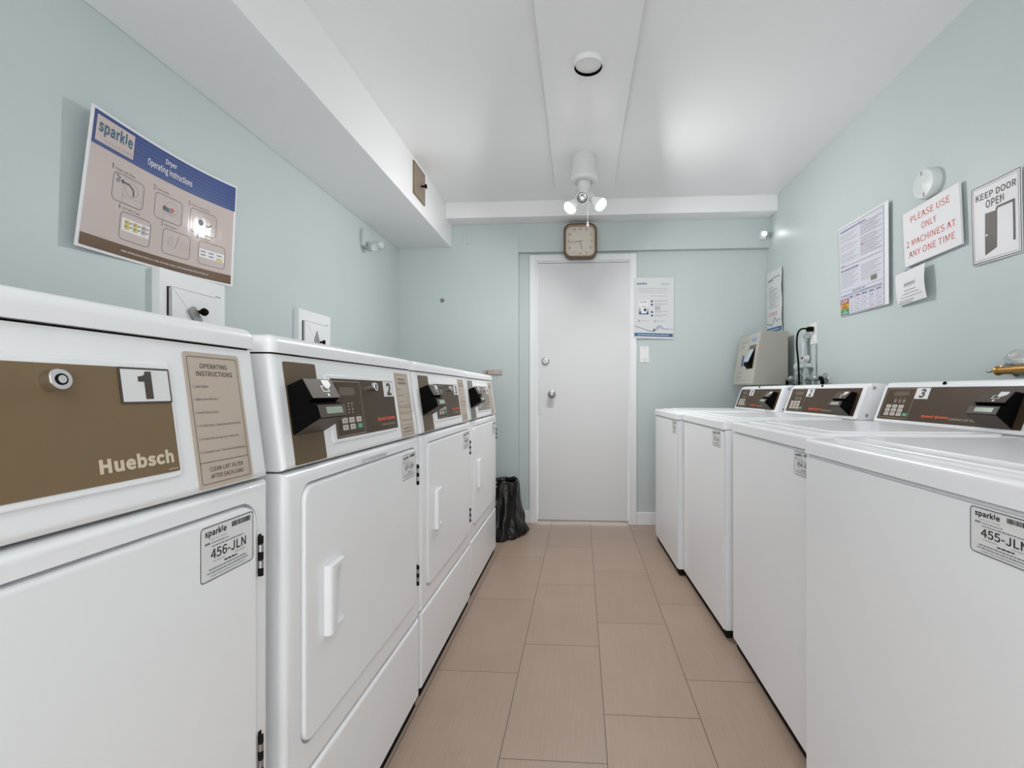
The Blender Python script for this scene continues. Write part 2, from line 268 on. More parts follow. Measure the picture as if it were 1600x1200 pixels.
# outlines of the lettering: character; advance; closed contours (in 1/500 of the type size)
GLYPHS = """
A;298;2,0 48,0 82,110 214,110 248,0 296,0 174,359 124,359;94,146 111,201 147,323 149,323 185,201 202,146
B;322;50,0 164,0 219,7 262,26 290,59 300,105 295,138 279,164 256,181 227,191 227,194 256,211 273,238 279,272 270,312 245,339 206,354 156,359 50,359;95,207 95,324 150,324 187,320 214,310 229,293 235,266 230,241 215,222 188,211 148,207;95,36 95,172 157,172 199,168 230,156 249,136 255,107 249,75 230,53 199,40 157,36
C;313;185,-6 228,0 264,17 295,45 270,74 246,52 219,38 187,33 140,44 105,73 83,120 75,181 83,241 106,287 142,316 188,326 217,322 241,310 262,292 286,322 261,343 228,359 188,366 124,353 74,316 41,258 28,179 40,101 73,43 123,6
D;337;50,0 141,0 213,12 265,48 297,105 308,181 297,257 265,313 212,348 139,359 50,359;95,37 95,323 135,323 191,313 230,286 254,241 262,181 254,120 230,75 191,47 135,37
E;289;50,0 262,0 262,39 95,39 95,170 231,170 231,208 95,208 95,321 256,321 256,359 50,359
F;271;50,0 95,0 95,161 232,161 232,200 95,200 95,321 256,321 256,359 50,359
G;338;191,-6 236,-1 273,14 301,35 301,186 183,186 183,149 260,149 260,54 232,39 195,33 144,44 106,73 83,120 75,181 83,241 108,287 145,316 195,326 227,321 252,309 272,292 297,322 272,343 238,359 193,366 127,353 75,316 41,258 28,179 40,101 74,43 125,6
H;357;50,0 95,0 95,170 262,170 262,0 308,0 308,359 262,359 262,209 95,209 95,359 50,359
I;144;50,0 95,0 95,359 50,359
J;262;116,-6 161,2 192,26 210,62 215,105 215,359 170,359 170,110 166,75 155,51 137,38 112,33 88,37 67,51 50,74 17,50 42,19 75,0
K;317;50,0 95,0 95,114 156,187 264,0 315,0 185,223 298,359 246,359 96,179 95,179 95,359 50,359
L;266;50,0 252,0 252,39 95,39 95,359 50,359
M;398;50,0 90,0 90,199 88,252 84,305 86,305 115,223 183,36 214,36 281,223 310,305 312,305 308,252 306,199 306,0 349,0 349,359 294,359 225,167 200,92 199,92 173,167 104,359 50,359
N;354;50,0 92,0 92,189 90,245 87,301 89,301 127,227 258,0 305,0 305,359 262,359 262,173 264,115 268,59 266,59 227,133 96,359 50,359
O;364;182,-6 244,7 292,44 324,103 335,181 324,258 292,316 244,353 182,366 120,353 71,316 40,258 28,181 40,103 71,44 120,7;182,33 138,44 104,73 83,120 75,181 83,241 104,287 138,316 182,326 226,316 260,287 281,241 289,181 281,120 260,73 226,44
P;310;50,0 95,0 95,143 154,143 208,150 250,170 277,205 286,254 277,303 249,336 207,354 152,359 50,359;95,180 95,323 146,323 188,319 217,308 235,287 241,254 236,221 218,198 189,184 148,180
Q;364;182,31 138,42 104,72 83,119 75,181 83,241 104,287 138,316 182,326 226,316 260,287 281,241 289,181 281,119 260,72 226,42;292,-90 321,-88 343,-82 334,-47 318,-51 297,-52 260,-47 230,-31 208,-4 260,16 300,54 326,110 335,181 324,258 292,316 244,353 182,366 120,353 71,316 40,258 28,181 38,109 65,53 106,14 160,-5 180,-39 208,-66 246,-84
R;311;95,189 95,323 155,323 192,319 220,308 236,289 242,259 236,228 220,206 192,193 155,189;247,0 298,0 206,157 239,170 265,191 281,221 287,259 278,306 252,337 212,354 162,359 50,359 50,0 95,0 95,152 159,152
S;292;149,-6 200,2 238,23 263,56 271,96 265,131 250,157 226,177 197,192 146,214 118,227 96,245 86,274 91,296 105,312 126,322 153,326 185,322 212,310 235,293 259,322 230,345 194,360 153,366 108,359 72,339 49,309 40,271 47,236 64,210 88,191 113,178 165,156 189,145 208,132 220,115 225,92 220,68 205,49 181,38 150,33 113,39 79,54 50,78 24,47 58,18 101,0
T;294;124,0 170,0 170,321 278,321 278,359 15,359 15,321 124,321
U;353;177,-6 228,2 269,28 296,75 306,148 306,359 262,359 262,147 256,93 237,58 210,39 177,33 144,39 117,58 100,93 93,147 93,359 48,359 48,148 58,75 85,28 126,2
V;282;115,0 168,0 282,359 236,359 178,165 143,46 141,46 106,165 48,359 0,359
W;430;89,0 143,0 196,217 214,299 216,299 234,217 288,0 343,0 417,359 374,359 335,164 316,47 313,47 287,164 237,359 196,359 146,164 121,47 119,47 97,164 59,359 13,359
X;281;8,0 56,0 108,97 137,155 139,155 170,97 223,0 273,0 168,183 266,359 218,359 170,268 145,215 143,215 114,268 65,359 15,359 113,186
Y;260;107,0 152,0 152,139 261,359 214,359 168,258 131,179 129,179 94,258 48,359 0,359 107,139
Z;296;25,0 273,0 273,39 80,39 270,332 270,359 42,359 42,321 214,321 25,27
a;276;106,-6 138,-1 168,13 195,32 196,32 200,0 237,0 237,164 232,209 215,243 187,265 145,273 104,268 68,254 40,238 57,207 81,221 107,232 137,236 164,230 181,215 190,194 192,169 119,156 68,136 39,107 29,69 35,37 51,13 75,-1;119,30 95,34 78,48 72,72 78,96 98,114 136,129 192,139 192,65 167,45 144,34
b;303;162,-6 206,3 243,31 268,76 278,137 271,193 251,236 218,263 172,273 142,268 114,255 88,236 90,283 90,390 45,390 45,0 81,0 85,27 87,27 111,9 137,-2;155,31 135,34 113,43 90,59 90,199 115,219 138,231 161,235 193,228 215,208 228,177 231,137 226,93 210,59 185,39
c;250;150,-6 181,-2 210,9 236,27 217,57 188,39 154,31 120,38 94,59 78,91 72,133 78,175 95,207 122,228 155,235 184,229 208,212 231,242 210,257 185,269 153,273 104,264 64,236 36,192 25,133 35,74 61,30 101,3
d;304;136,-6 166,-1 194,12 217,31 218,31 222,0 259,0 259,390 214,390 214,288 216,242 193,259 169,269 141,273 98,263 61,235 35,191 26,133 34,74 56,30 91,3;146,31 114,38 91,58 77,90 72,133 78,175 95,207 119,228 149,235 181,229 214,207 214,68 192,47 169,35
e;272;153,-6 186,-3 215,7 240,21 225,50 193,35 158,29 123,36 96,55 78,84 70,123 249,123 251,148 244,200 223,239 190,264 145,273 100,263 62,235 36,191 25,133 35,74 63,30 103,3;69,154 78,190 95,216 118,232 146,237 174,232 194,216 207,190 212,154
f;159;16,230 52,230 52,0 97,0 97,230 153,230 153,266 97,266 97,308 101,337 114,355 135,361 150,359 165,353 175,388 154,394 130,397 95,390 71,373 57,345 52,309 52,266 16,264
g;276;135,-123 191,-115 233,-95 260,-66 270,-30 264,-2 246,18 217,29 177,33 125,33 97,37 82,47 78,62 83,80 95,94 114,87 134,84 173,91 204,109 224,138 232,177 226,208 210,232 265,232 265,266 172,266 155,271 134,273 96,266 65,247 43,217 35,178 40,148 53,124 70,106 70,104 56,92 45,75 40,55 43,36 52,22 64,11 64,9 43,-8 30,-29 25,-51 33,-82 56,-104 90,-118;134,115 113,119 95,132 82,152 78,178 82,204 95,224 112,236 134,240 157,236 175,224 187,204 191,178 187,152 174,132 156,119;141,-92 100,-86 73,-70 64,-45 71,-22 91,0 109,-3 125,-4 172,-4 201,-7 219,-18 225,-38 220,-58 203,-75 176,-87
h;298;45,0 90,0 90,193 115,216 138,229 163,234 186,230 201,217 210,195 213,163 213,0 258,0 258,169 253,213 238,246 213,266 176,273 143,267 114,251 88,228 90,283 90,390 45,390
i;135;45,0 90,0 90,266 45,266;68,321 83,325 94,335 98,351 94,366 83,376 68,380 52,376 42,366 38,351 42,335 52,325
j;135;17,-119 51,-112 74,-95 86,-67 90,-30 90,266 46,266 46,-30 43,-58 33,-76 13,-83 -1,-81 -13,-78 -22,-112 -5,-117;68,321 83,325 94,335 98,351 94,366 83,376 68,380 52,376 42,366 38,351 42,335 52,325
k;271;45,0 89,0 89,70 139,128 217,0 266,0 165,159 254,266 204,266 91,126 89,126 89,390 45,390
l;139;92,-6 107,-5 118,-2 112,32 102,31 94,35 90,50 90,390 45,390 45,53 48,28 56,9 71,-2
m;454;45,0 90,0 90,193 114,216 136,229 157,234 179,230 194,217 203,195 206,163 206,0 251,0 251,193 275,216 297,229 318,234 340,230 356,217 365,195 368,163 368,0 412,0 412,169 407,213 392,246 367,266 332,273 301,266 272,249 244,222 229,249 205,267 170,273 140,267 112,251 87,227 86,227 82,266 45,266
n;299;45,0 90,0 90,193 115,216 138,229 163,234 186,230 201,217 210,195 213,163 213,0 258,0 258,169 253,213 238,246 213,266 176,273 143,267 113,251 87,227 86,227 82,266 45,266
o;297;149,-6 195,3 234,30 262,74 272,133 262,192 234,236 195,264 149,273 102,264 63,236 36,192 25,133 36,74 63,30 102,3;149,31 117,38 93,59 77,91 72,133 77,175 93,207 117,228 149,235 180,228 205,207 220,175 226,133 220,91 205,59 180,38
p;304;45,-112 90,-112 90,-22 89,25 125,2 162,-6 206,3 243,31 268,76 278,137 271,193 251,236 218,263 172,273 142,268 113,254 87,235 86,235 82,266 45,266;155,31 125,37 90,59 90,199 115,219 138,231 161,235 193,228 215,208 228,177 231,137 226,93 210,59 185,39
q;304;214,-112 259,-112 259,266 223,266 219,241 218,241 194,259 170,269 141,273 98,263 61,235 35,191 26,133 34,74 56,30 91,3 136,-6 166,-1 193,12 216,31 214,-18;146,31 114,38 91,58 77,90 72,133 78,175 95,207 119,228 149,235 181,229 214,207 214,68 192,47 169,35
r;190;45,0 90,0 90,171 110,207 134,227 157,233 171,232 183,228 191,267 178,272 163,273 134,266 109,247 87,218 86,218 82,266 45,266
s;229;115,-6 156,0 187,17 205,42 211,73 204,104 185,126 159,142 130,153 102,165 81,179 73,200 78,219 95,233 123,238 155,231 183,215 204,243 181,258 154,269 122,273 83,267 54,251 37,227 30,198 37,168 55,147 80,132 108,121 137,109 159,93 169,70 163,49 145,34 116,28 87,32 61,44 37,60 16,30 44,11 78,-2
t;185;128,-6 154,-3 178,3 169,37 154,32 139,30 114,36 101,53 98,81 98,230 170,230 170,266 98,266 98,341 60,341 55,266 13,264 13,230 53,230 53,82 57,46 70,18 93,0
u;298;123,-6 156,0 185,16 211,42 212,42 216,0 253,0 253,266 208,266 208,77 184,52 161,37 136,32 114,36 98,49 89,71 86,103 86,266 41,266 41,98 46,53 61,20 86,0
v;255;102,0 155,0 249,266 205,266 154,115 130,36 127,36 103,115 53,266 6,266
w;393;87,0 139,0 177,143 195,220 198,220 216,144 254,0 308,0 380,266 337,266 299,112 282,38 280,38 261,112 220,266 176,266 134,112 117,38 114,38 99,112 59,266 13,266
x;244;7,0 54,0 90,62 117,110 120,110 149,62 188,0 237,0 149,134 230,266 183,266 150,208 127,163 125,163 99,208 63,266 14,266 95,139
y;255;50,-115 85,-108 112,-88 133,-59 149,-23 249,266 205,266 157,119 136,43 133,43 107,119 53,266 6,266 113,0 107,-21 93,-50 74,-70 48,-78 37,-76 27,-74 18,-109 32,-113
z;233;17,0 219,0 219,36 74,36 214,242 214,266 32,266 32,230 157,230 17,24
0;272;136,-6 182,5 218,40 240,99 248,181 240,262 218,320 182,354 136,366 90,354 55,320 32,262 25,181 32,99 55,40 90,5;136,30 108,39 87,66 73,113 68,181 73,248 87,295 108,322 136,330 164,322 186,295 200,248 205,181 200,113 186,66 164,39
1;278;100,0 100,252 28,252 28,284 62,291 88,305 106,326 114,358 148,358 148,0
2;272;22,0 248,0 248,39 148,39 89,35 147,94 191,151 220,206 230,260 223,304 202,337 169,358 125,366 84,359 50,341 20,313 46,288 67,309 92,324 120,329 149,324 170,309 182,287 186,258 176,210 146,156 95,96 22,26
3;272;129,-6 174,1 211,21 236,53 245,96 239,130 222,156 198,176 169,187 169,190 195,203 215,221 228,246 232,276 225,314 203,342 169,360 127,366 89,360 56,345 27,323 51,295 74,313 98,325 126,329 151,325 171,314 183,296 187,273 182,245 165,224 134,209 87,204 87,170 140,164 174,150 193,127 199,98 194,70 179,49 156,36 126,31 90,37 61,52 37,72 14,43 42,19 80,1
4;272;167,0 209,0 209,99 257,99 257,135 209,135 209,359 159,359 10,128 10,99 167,99;167,135 56,135 138,257 167,310 169,310 167,245
5;272;128,-6 172,2 210,26 236,64 246,117 237,168 214,204 180,225 138,231 109,228 84,217 93,321 228,321 228,359 54,359 42,192 66,176 95,192 126,198 157,192 180,176 195,150 200,116 195,80 178,54 154,37 124,31 87,37 58,51 36,71 13,41 41,18 79,1
6;272;148,-6 187,2 220,26 243,63 251,110 244,160 224,195 192,216 151,223 122,218 94,203 70,180 78,250 98,296 127,321 162,329 194,321 219,301 245,329 222,348 194,361 160,366 110,355 68,321 38,261 27,172 37,94 62,38 100,5;71,144 95,171 120,185 144,190 172,184 192,168 204,143 208,110 204,77 191,51 172,35 148,29 117,36 94,59 78,95
7;272;97,0 144,0 151,96 167,178 198,255 249,332 249,359 24,359 24,321 199,321 154,249 124,175 106,94
8;272;137,-6 183,1 219,20 241,50 250,86 245,119 231,145 212,165 189,181 189,183 211,205 229,235 237,270 230,308 210,338 179,358 138,365 99,358 68,340 47,311 40,274 47,239 64,212 88,191 88,189 64,172 43,150 28,123 23,89 31,51 55,21 91,1;162,195 131,208 105,225 87,246 80,274 88,304 108,324 138,331 163,326 182,313 194,293 199,268 194,242 182,218;138,27 108,32 84,46 68,67 62,93 69,125 86,153 112,175 148,159 178,142 199,119 207,88 202,63 188,44 166,31
9;272;115,-6 164,5 206,40 235,102 246,195 236,270 211,323 173,355 125,366 85,357 52,334 30,297 22,249 29,200 49,165 80,143 121,136 150,142 179,157 203,180 194,110 175,64 147,39 114,31 80,38 53,58 28,30 51,11 80,-2;203,218 178,190 153,174 128,170 100,175 80,191 68,216 64,249 68,283 81,309 101,325 125,331 156,324 179,302 195,267
-;170;23,120 148,120 148,154 23,154
.;136;68,-6 84,-2 96,10 100,27 96,45 84,57 68,62 52,57 40,45 36,27 40,10 52,-2
,;136;37,-93 67,-76 89,-53 103,-24 108,9 104,38 91,55 71,62 54,58 42,47 37,30 41,14 53,3 70,-1 75,0 69,-28 52,-50 26,-67
:;136;68,191 84,195 96,207 100,225 96,243 84,255 68,260 52,255 40,243 36,225 40,207 52,195;68,-6 84,-2 96,10 100,27 96,45 84,57 68,62 52,57 40,45 36,27 40,10 52,-2
|;132;50,-137 82,-137 82,411 50,411
(;166;117,-96 145,-84 110,-10 89,70 82,152 89,235 110,314 145,388 117,401 87,345 64,285 50,221 45,152 50,83 64,19 87,-40
);166;49,-96 79,-40 101,19 116,83 121,152 116,221 101,285 79,345 49,401 21,388 56,314 77,235 84,152 77,70 56,-10 21,-84
/;192;5,-88 38,-88 185,389 152,389
@;464;220,-85 257,-82 292,-73 325,-57 312,-30 272,-48 224,-55 159,-44 107,-11 73,41 60,113 77,200 120,266 181,309 252,324 318,313 366,281 395,232 404,171 398,123 380,88 357,65 330,57 312,61 300,73 296,94 300,122 322,231 293,231 286,209 285,209 274,224 259,233 242,236 198,224 165,194 143,153 136,109 141,76 155,51 176,36 202,31 226,36 249,49 269,69 270,69 280,45 299,32 326,27 364,36 400,64 426,109 436,173 423,246 387,304 331,341 256,354 169,337 96,288 46,211 27,111 43,27 84,-35 145,-72;211,62 191,67 177,83 172,111 177,143 191,173 213,196 242,204 261,199 277,181 262,95 235,70
"""
GL = {}
for ln in GLYPHS.strip().split('\n'):
    pt_ = ln[2:].split(';')
    GL[ln[0]] = (int(pt_[0]), [[tuple(int(q) / 500.0 for q in p.split(',')) for p in c_.split(' ')] for c_ in pt_[1:] if c_])
GL[' '] = (125, [])
def embolden(cons, d):
    """move every outline point outwards by d"""
    if not d or not cons: return cons
    area = lambda c_: sum(a[0] * b[1] - b[0] * a[1] for a, b in zip(c_, c_[1:] + c_[:1])) / 2
    sg = 1.0 if max((area(c_) for c_ in cons), key=abs) > 0 else -1.0
    out = []
    for c_ in cons:
        n = len(c_); q = []
        for i in range(n):
            p = Vector(c_[i]); e0 = p - Vector(c_[i - 1]); e1 = Vector(c_[(i + 1) % n]) - p
            if e0.length < 1e-6 or e1.length < 1e-6: q.append(tuple(p)); continue
            n0 = Vector((e0.y, -e0.x)).normalized(); n1 = Vector((e1.y, -e1.x)).normalized()
            m = n0 + n1
            if m.length < 0.3: m = n0
            m.normalize(); k = min(1.5, 1.0 / max(0.4, m.dot(n0)))
            q.append((p.x + m.x * d * k * sg, p.y + m.y * d * k * sg))
        out.append(q)
    return out
TXT = {}
def text_mesh(body, bold, shear):
    k = (body, bold, shear)
    if k not in TXT:
        c = bpy.data.curves.new('t', 'CURVE'); c.dimensions = '2D'; c.fill_mode = 'FRONT'; c.resolution_u = 1
        x = 0.0
        for ch in body:
            adv, cons = GL[ch]
            cons = embolden(cons, bold)
            for con in cons:
                sp = c.splines.new('POLY'); sp.points.add(len(con) - 1)
                for i, p in enumerate(con): sp.points[i].co = (x + p[0], p[1], 0, 1)
                sp.use_cyclic_u = True
            x += adv / 500.0 + bold * 1.2
        o = bpy.data.objects.new('t', c); COL.objects.link(o)
        dg = bpy.context.evaluated_depsgraph_get(); dg.update()
        me = bpy.data.meshes.new_from_object(o.evaluated_get(dg), depsgraph=dg)
        TXT[k] = ([(v.co.x + shear * v.co.y, v.co.y) for v in me.vertices], [list(p.vertices) for p in me.polygons])
        bpy.data.objects.remove(o, do_unlink=True); bpy.data.meshes.remove(me); bpy.data.curves.remove(c)
    return TXT[k]

def cut(mb, cutter):
    """boolean difference of two collected shapes, as a plain mesh"""
    a = mb.build('a', smooth=False); b = cutter.build('b', smooth=False)
    md = a.modifiers.new('d', 'BOOLEAN'); md.operation = 'DIFFERENCE'; md.object = b; md.solver = 'EXACT'
    dg = bpy.context.evaluated_depsgraph_get(); dg.update()
    me = bpy.data.meshes.new_from_object(a.evaluated_get(dg), depsgraph=dg)
    out = MB().mesh(me, mb.mats[0])
    for o in (a, b):
        m_ = o.data; bpy.data.objects.remove(o, do_unlink=True); bpy.data.meshes.remove(m_)
    bpy.data.meshes.remove(me)
    return out

def tag(o, label, cat, group=None):
    o['label'] = label; o['category'] = cat
    if group: o['group'] = group
    return o
def thing(name, label, cat, loc, rz=0.0, group=None):
    o = bpy.data.objects.new(name, None); COL.objects.link(o)
    o.empty_display_size = 0.05; o.location = loc; o.rotation_euler = (0, 0, rz)
    return tag(o, label, cat, group)
def struct(o):
    o['kind'] = 'structure'; return o

# ---------------------------------------------------------------- room shell
XL, XS, XR, ZS, ZC = -1.457, -1.019, 1.458, 2.202, 2.5
YU, YR, YB, ZB, YN = 3.705, 3.755, 3.555, 2.38, -1.3      # upper back wall, recessed back wall, beam front, beam bottom, near end
REC_X, REC_Z = -0.479, 2.155
T = 0.12

def floor_material():
    m = bpy.data.materials.new('brown_floor_tile'); m.use_nodes = True
    nt = m.node_tree; N = nt.nodes.new; L = nt.links.new; b = nt.nodes['Principled BSDF']
    tc = N('ShaderNodeTexCoord'); mp = N('ShaderNodeMapping'); L(tc.outputs['Object'], mp.inputs[0])
    mp.inputs['Rotation'].default_value = (0, 0, 0.004)
    sx = N('ShaderNodeSeparateXYZ'); L(mp.outputs[0], sx.inputs[0])
    def mth(op, a, b_=None, c=None):
        n = N('ShaderNodeMath'); n.operation = op
        for i, q in enumerate((a, b_, c)):
            if q is None: continue
            if isinstance(q, (int, float)): n.inputs[i].default_value = q
            else: L(q, n.inputs[i])
        return n.outputs[0]
    u = mth('DIVIDE', mth('ADD', sx.outputs[0], 0.233), 0.308)
    col = mth('FLOOR', u)
    fu = mth('FRACT', u)
    v = mth('SUBTRACT', mth('DIVIDE', mth('SUBTRACT', sx.outputs[1], 2.765), 0.613), mth('DIVIDE', mth('SUBTRACT', col, 1.0), 3.0))
    row = mth('FLOOR', v); fv = mth('FRACT', v)
    du = mth('MULTIPLY', mth('MINIMUM', fu, mth('SUBTRACT', 1.0, fu)), 0.308)
    dv = mth('MULTIPLY', mth('MINIMUM', fv, mth('SUBTRACT', 1.0, fv)), 0.613)
    d = mth('MINIMUM', du, dv)
    joint = mth('LESS_THAN', d, 0.0014)
    # per tile tone
    cb = N('ShaderNodeCombineXYZ'); L(col, cb.inputs[0]); L(row, cb.inputs[1])
    wn = N('ShaderNodeTexWhiteNoise'); L(cb.outputs[0], wn.inputs['Vector'])
    # fine streaks along the tile
    mp2 = N('ShaderNodeMapping'); L(tc.outputs['Object'], mp2.inputs[0]); mp2.inputs['Scale'].default_value = (160, 5, 1)
    ns = N('ShaderNodeTexNoise'); L(mp2.outputs[0], ns.inputs['Vector']); ns.inputs['Scale'].default_value = 1.0; ns.inputs['Detail'].default_value = 3
    n2 = N('ShaderNodeTexNoise'); L(tc.outputs['Object'], n2.inputs['Vector']); n2.inputs['Scale'].default_value = 4.0; n2.inputs['Detail'].default_value = 6
    val = mth('ADD', mth('ADD', mth('MULTIPLY', ns.outputs['Fac'], 0.22), mth('MULTIPLY', n2.outputs['Fac'], 0.16)), mth('MULTIPLY', wn.outputs['Value'], 0.07))
    k = mth('ADD', val, 0.78)
    mx = N('ShaderNodeMix'); mx.data_type = 'RGBA'; mx.blend_type = 'MULTIPLY'; mx.inputs['Factor'].default_value = 0.98
    mx.inputs['A'].default_value = (0.368, 0.272, 0.214, 1)
    cc = N('ShaderNodeCombineColor'); L(k, cc.inputs[0]); L(k, cc.inputs[1]); L(k, cc.inputs[2])
    L(cc.outputs[0], mx.inputs['B'])
    mj = N('ShaderNodeMix'); mj.data_type = 'RGBA'; L(joint, mj.inputs['Factor']); L(mx.outputs['Result'], mj.inputs['A'])
    mj.inputs['B'].default_value = (0.10, 0.078, 0.062, 1)
    L(mj.outputs['Result'], b.inputs['Base Color'])
    L(mth('ADD', 0.33, mth('MULTIPLY', ns.outputs['Fac'], 0.15)), b.inputs['Roughness'])
    bp = N('ShaderNodeBump'); bp.inputs['Distance'].default_value = 0.0015; bp.inputs['Strength'].default_value = 0.35
    L(mth('SUBTRACT', mth('MULTIPLY', ns.outputs['Fac'], 0.25), joint), bp.inputs['Height']); L(bp.outputs[0], b.inputs['Normal'])
    return m
M_FLOOR = floor_material()

struct(MB().box((XL - T, YN, -T), (XR + T, YR + T, 0), M_FLOOR).build('floor'))
struct(MB().box((XL - T, YN, ZC), (XR + T, YR + T, ZC + T), M_CEIL).build('ceiling'))
struct(MB().box((XL - T, YN, 0), (XL, YR + T, ZC), M_WALL).build('wall_left'))
struct(MB().box((XR, YN, 0), (XR + T, YR + T, ZC), M_WALL).build('wall_right'))
DX0, DX1, DZ0, DZ1 = -0.331, 0.391, 0.024, 2.078            # door slab
HX0, HX1, HZ1 = DX0 - 0.016, DX1 + 0.016, DZ1 + 0.016         # hole in the wall
wb = MB()
wb.box((XL, YU, 0), (REC_X, YR + T, ZC), M_WALL, 0.004, 2, edges=lambda a, b: a.x > -0.6 and b.x > -0.6 and a.y < YR and b.y < YR)
wb.box((REC_X, YU, REC_Z), (XR, YR + T, ZC), M_WALL, 0.004, 2, edges=lambda a, b: a.z < 2.2 and b.z < 2.2 and a.y < YR and b.y < YR)
wb.box((REC_X, YR, 0), (HX0, YR + T, REC_Z), M_WALL)
wb.box((HX1, YR, 0), (XR, YR + T, REC_Z), M_WALL)
wb.box((HX0, YR, HZ1), (HX1, YR + T, REC_Z), M_WALL)
struct(wb.build('wall_back'))
# soffit along the left wall, beam over the back wall, flat duct box under the ceiling
bv = lambda a, b: a.z < ZC - 0.01 and b.z < ZC - 0.01
struct(MB().box((XL, YN, ZS), (XS, YU, ZC), M_CEIL, 0.004, 2, edges=bv).build('trim_1'))
struct(MB().box((XS, YB, ZB), (XR, YU, ZC), M_CEIL, 0.004, 2, edges=bv).build('trim_2'))
struct(MB().box((-0.165, YN, 2.468), (0.238, 3.27, ZC), M_CEIL, 0.003, 2, edges=bv).build('trim_3'))
# door, casing, baseboards
cs = MB()
CW = 0.047
for (a, b) in (((HX0 - CW, YR - 0.016, 0), (HX0 + 0.002, YR, HZ1 + CW)), ((HX1 - 0.002, YR - 0.016, 0), (HX1 + CW, YR, HZ1 + CW)), ((HX0 + 0.002, YR - 0.016, HZ1 - 0.002), (HX1 - 0.002, YR, HZ1 + CW))):
    cs.box(a, b, M_TRIM, 0.003, 2)
for (a, b) in (((HX0, YR, 0), (HX0 + 0.013, YR + 0.11, HZ1)), ((HX1 - 0.013, YR, 0), (HX1, YR + 0.11, HZ1)), ((HX0 + 0.013, YR, HZ1 - 0.013), (HX1 - 0.013, YR + 0.11, HZ1))):
    cs.box(a, b, M_TRIM)
cs.box((HX0 + 0.013, YR + 0.06, 0.0), (HX1 - 0.013, YR + 0.11, 0.012), M_STL)
struct(cs.build('trim_4'))
door = struct(MB().box((DX0 + 0.001, YR + 0.008, DZ0), (DX1 - 0.001, YR + 0.048, DZ1), M_DOOR, 0.002, 2).build('door_1'))
yd = YR + 0.008
kx, kz = -0.217, 1.03
kb = MB().lathe([(0.032, 0), (0.032, 0.006), (0.026, 0.010), (0.013, 0.014), (0.012, 0.035), (0.024, 0.044), (0.029, 0.056), (0.026, 0.068), (0.014, 0.073), (0.0, 0.073)], (kx, yd, kz), (0, -1, 0), M_STL)
kb.build('door_knob', door)
MB().lathe([(0.030, 0), (0.030, 0.010), (0.026, 0.018), (0.022, 0.020), (0.013, 0.020), (0.012, 0.026), (0.0, 0.026)], (-0.268, yd, 1.295), (0, -1, 0), M_STL).plate(-0.270, 1.288, -0.266, 1.302, yd - 0.0275, yd - 0.026, M_DARK, 0.001).build('deadbolt', door)
MB().box((-0.328, yd - 0.003, 0.866), (-0.308, yd, 1.175), M_STL, 0.001, 2).build('latch_guard', door)
struct(MB().box((XL, YU - 0.014, 0), (REC_X - 0.001, YU, 0.10), M_TRIM, 0.004, 2).box((REC_X - 0.001, YU, 0), (REC_X + 0.014, YR - 0.014, 0.10), M_TRIM)
       .box((REC_X - 0.001, YR - 0.014, 0), (HX0 - CW, YR, 0.10), M_TRIM, 0.004, 2).box((HX1 + CW, YR - 0.014, 0), (XR, YR, 0.10), M_TRIM, 0.004, 2).build('baseboard_back'))

# ---------------------------------------------------------------- printed matter shared by the machines
def logo(mb, x0, z0, x1, z1, y, m, M=None, sub=True, msub=None):
    """the 'sparkle SOLUTIONS' wordmark: the l joins the k and e"""
    h = z1 - z0
    mb.text('sparkle', x0, z0 + (0.22 * h if sub else 0), x1, z1, y, m, M, bold=0.042)
    if sub: mb.text('S O L U T I O N S', x0 + (x1 - x0) * 0.22, z0, x1, z0 + 0.13 * h, y, msub or m, M)
    return mb

def asset_sticker(code, parent, x0, z0, wd, ht, y, M=None):
    q = MB()
    q.plate(x0, z0, x0 + wd, z0 + ht, y - 0.0005, y, M_STK, 0.006, M=M)
    y1 = y - 0.0008
    q.frame(x0 + 0.0008, z0 + 0.0008, x0 + wd - 0.0008, z0 + ht - 0.0008, 0.0012, y1, M_INK, 0.006, M)
    X = lambda f: x0 + wd * f
    Z = lambda f: z0 + ht * f
    logo(q, X(0.08), Z(0.73), X(0.46), Z(0.93), y1, M_INK, M)
    rnd = random.Random(len(code)); x = X(0.56)
    while x < X(0.93):
        b = rnd.choice((0.0006, 0.001, 0.0016)); q.rect(x, Z(0.83), x + b, Z(0.93), y1, M_INK, M); x += b + rnd.choice((0.0005, 0.001))
    q.rect(X(0.08), Z(0.66), X(0.17), Z(0.70), y1, M_GINK, M)
    q.greek(X(0.19), X(0.5), Z(0.665), ht * 0.02, y1, M_GINK, M, 3, (0.002, 0.006), 0.001)
    q.greek(X(0.2), X(0.8), Z(0.60), ht * 0.024, y1, M_GINK, M, 4, (0.002, 0.007), 0.001)
    q.text(code, X(0.18), Z(0.38), X(0.84), Z(0.56), y1, M_INK, M, bold=0.02)
    q.text('For Service', X(0.22), Z(0.315), X(0.42), Z(0.355), y1, M_GINK, M)
    q.text('Pour Service', X(0.62), Z(0.315), X(0.82), Z(0.355), y1, M_GINK, M)
    q.greek(X(0.42), X(0.66), Z(0.255), ht * 0.03, y1, M_INK, M, 5, (0.003, 0.008), 0.001)
    for k, (a, b) in enumerate(((0.15, 0.84), (0.12, 0.88), (0.18, 0.82))):
        q.greek(X(a), X(b), Z(0.19 - 0.06 * k), ht * 0.026, y1, M_GINK if k < 2 else M_LINK, M, 6 + k, (0.002, 0.007), 0.001)
    return q.build('asset_sticker', parent)

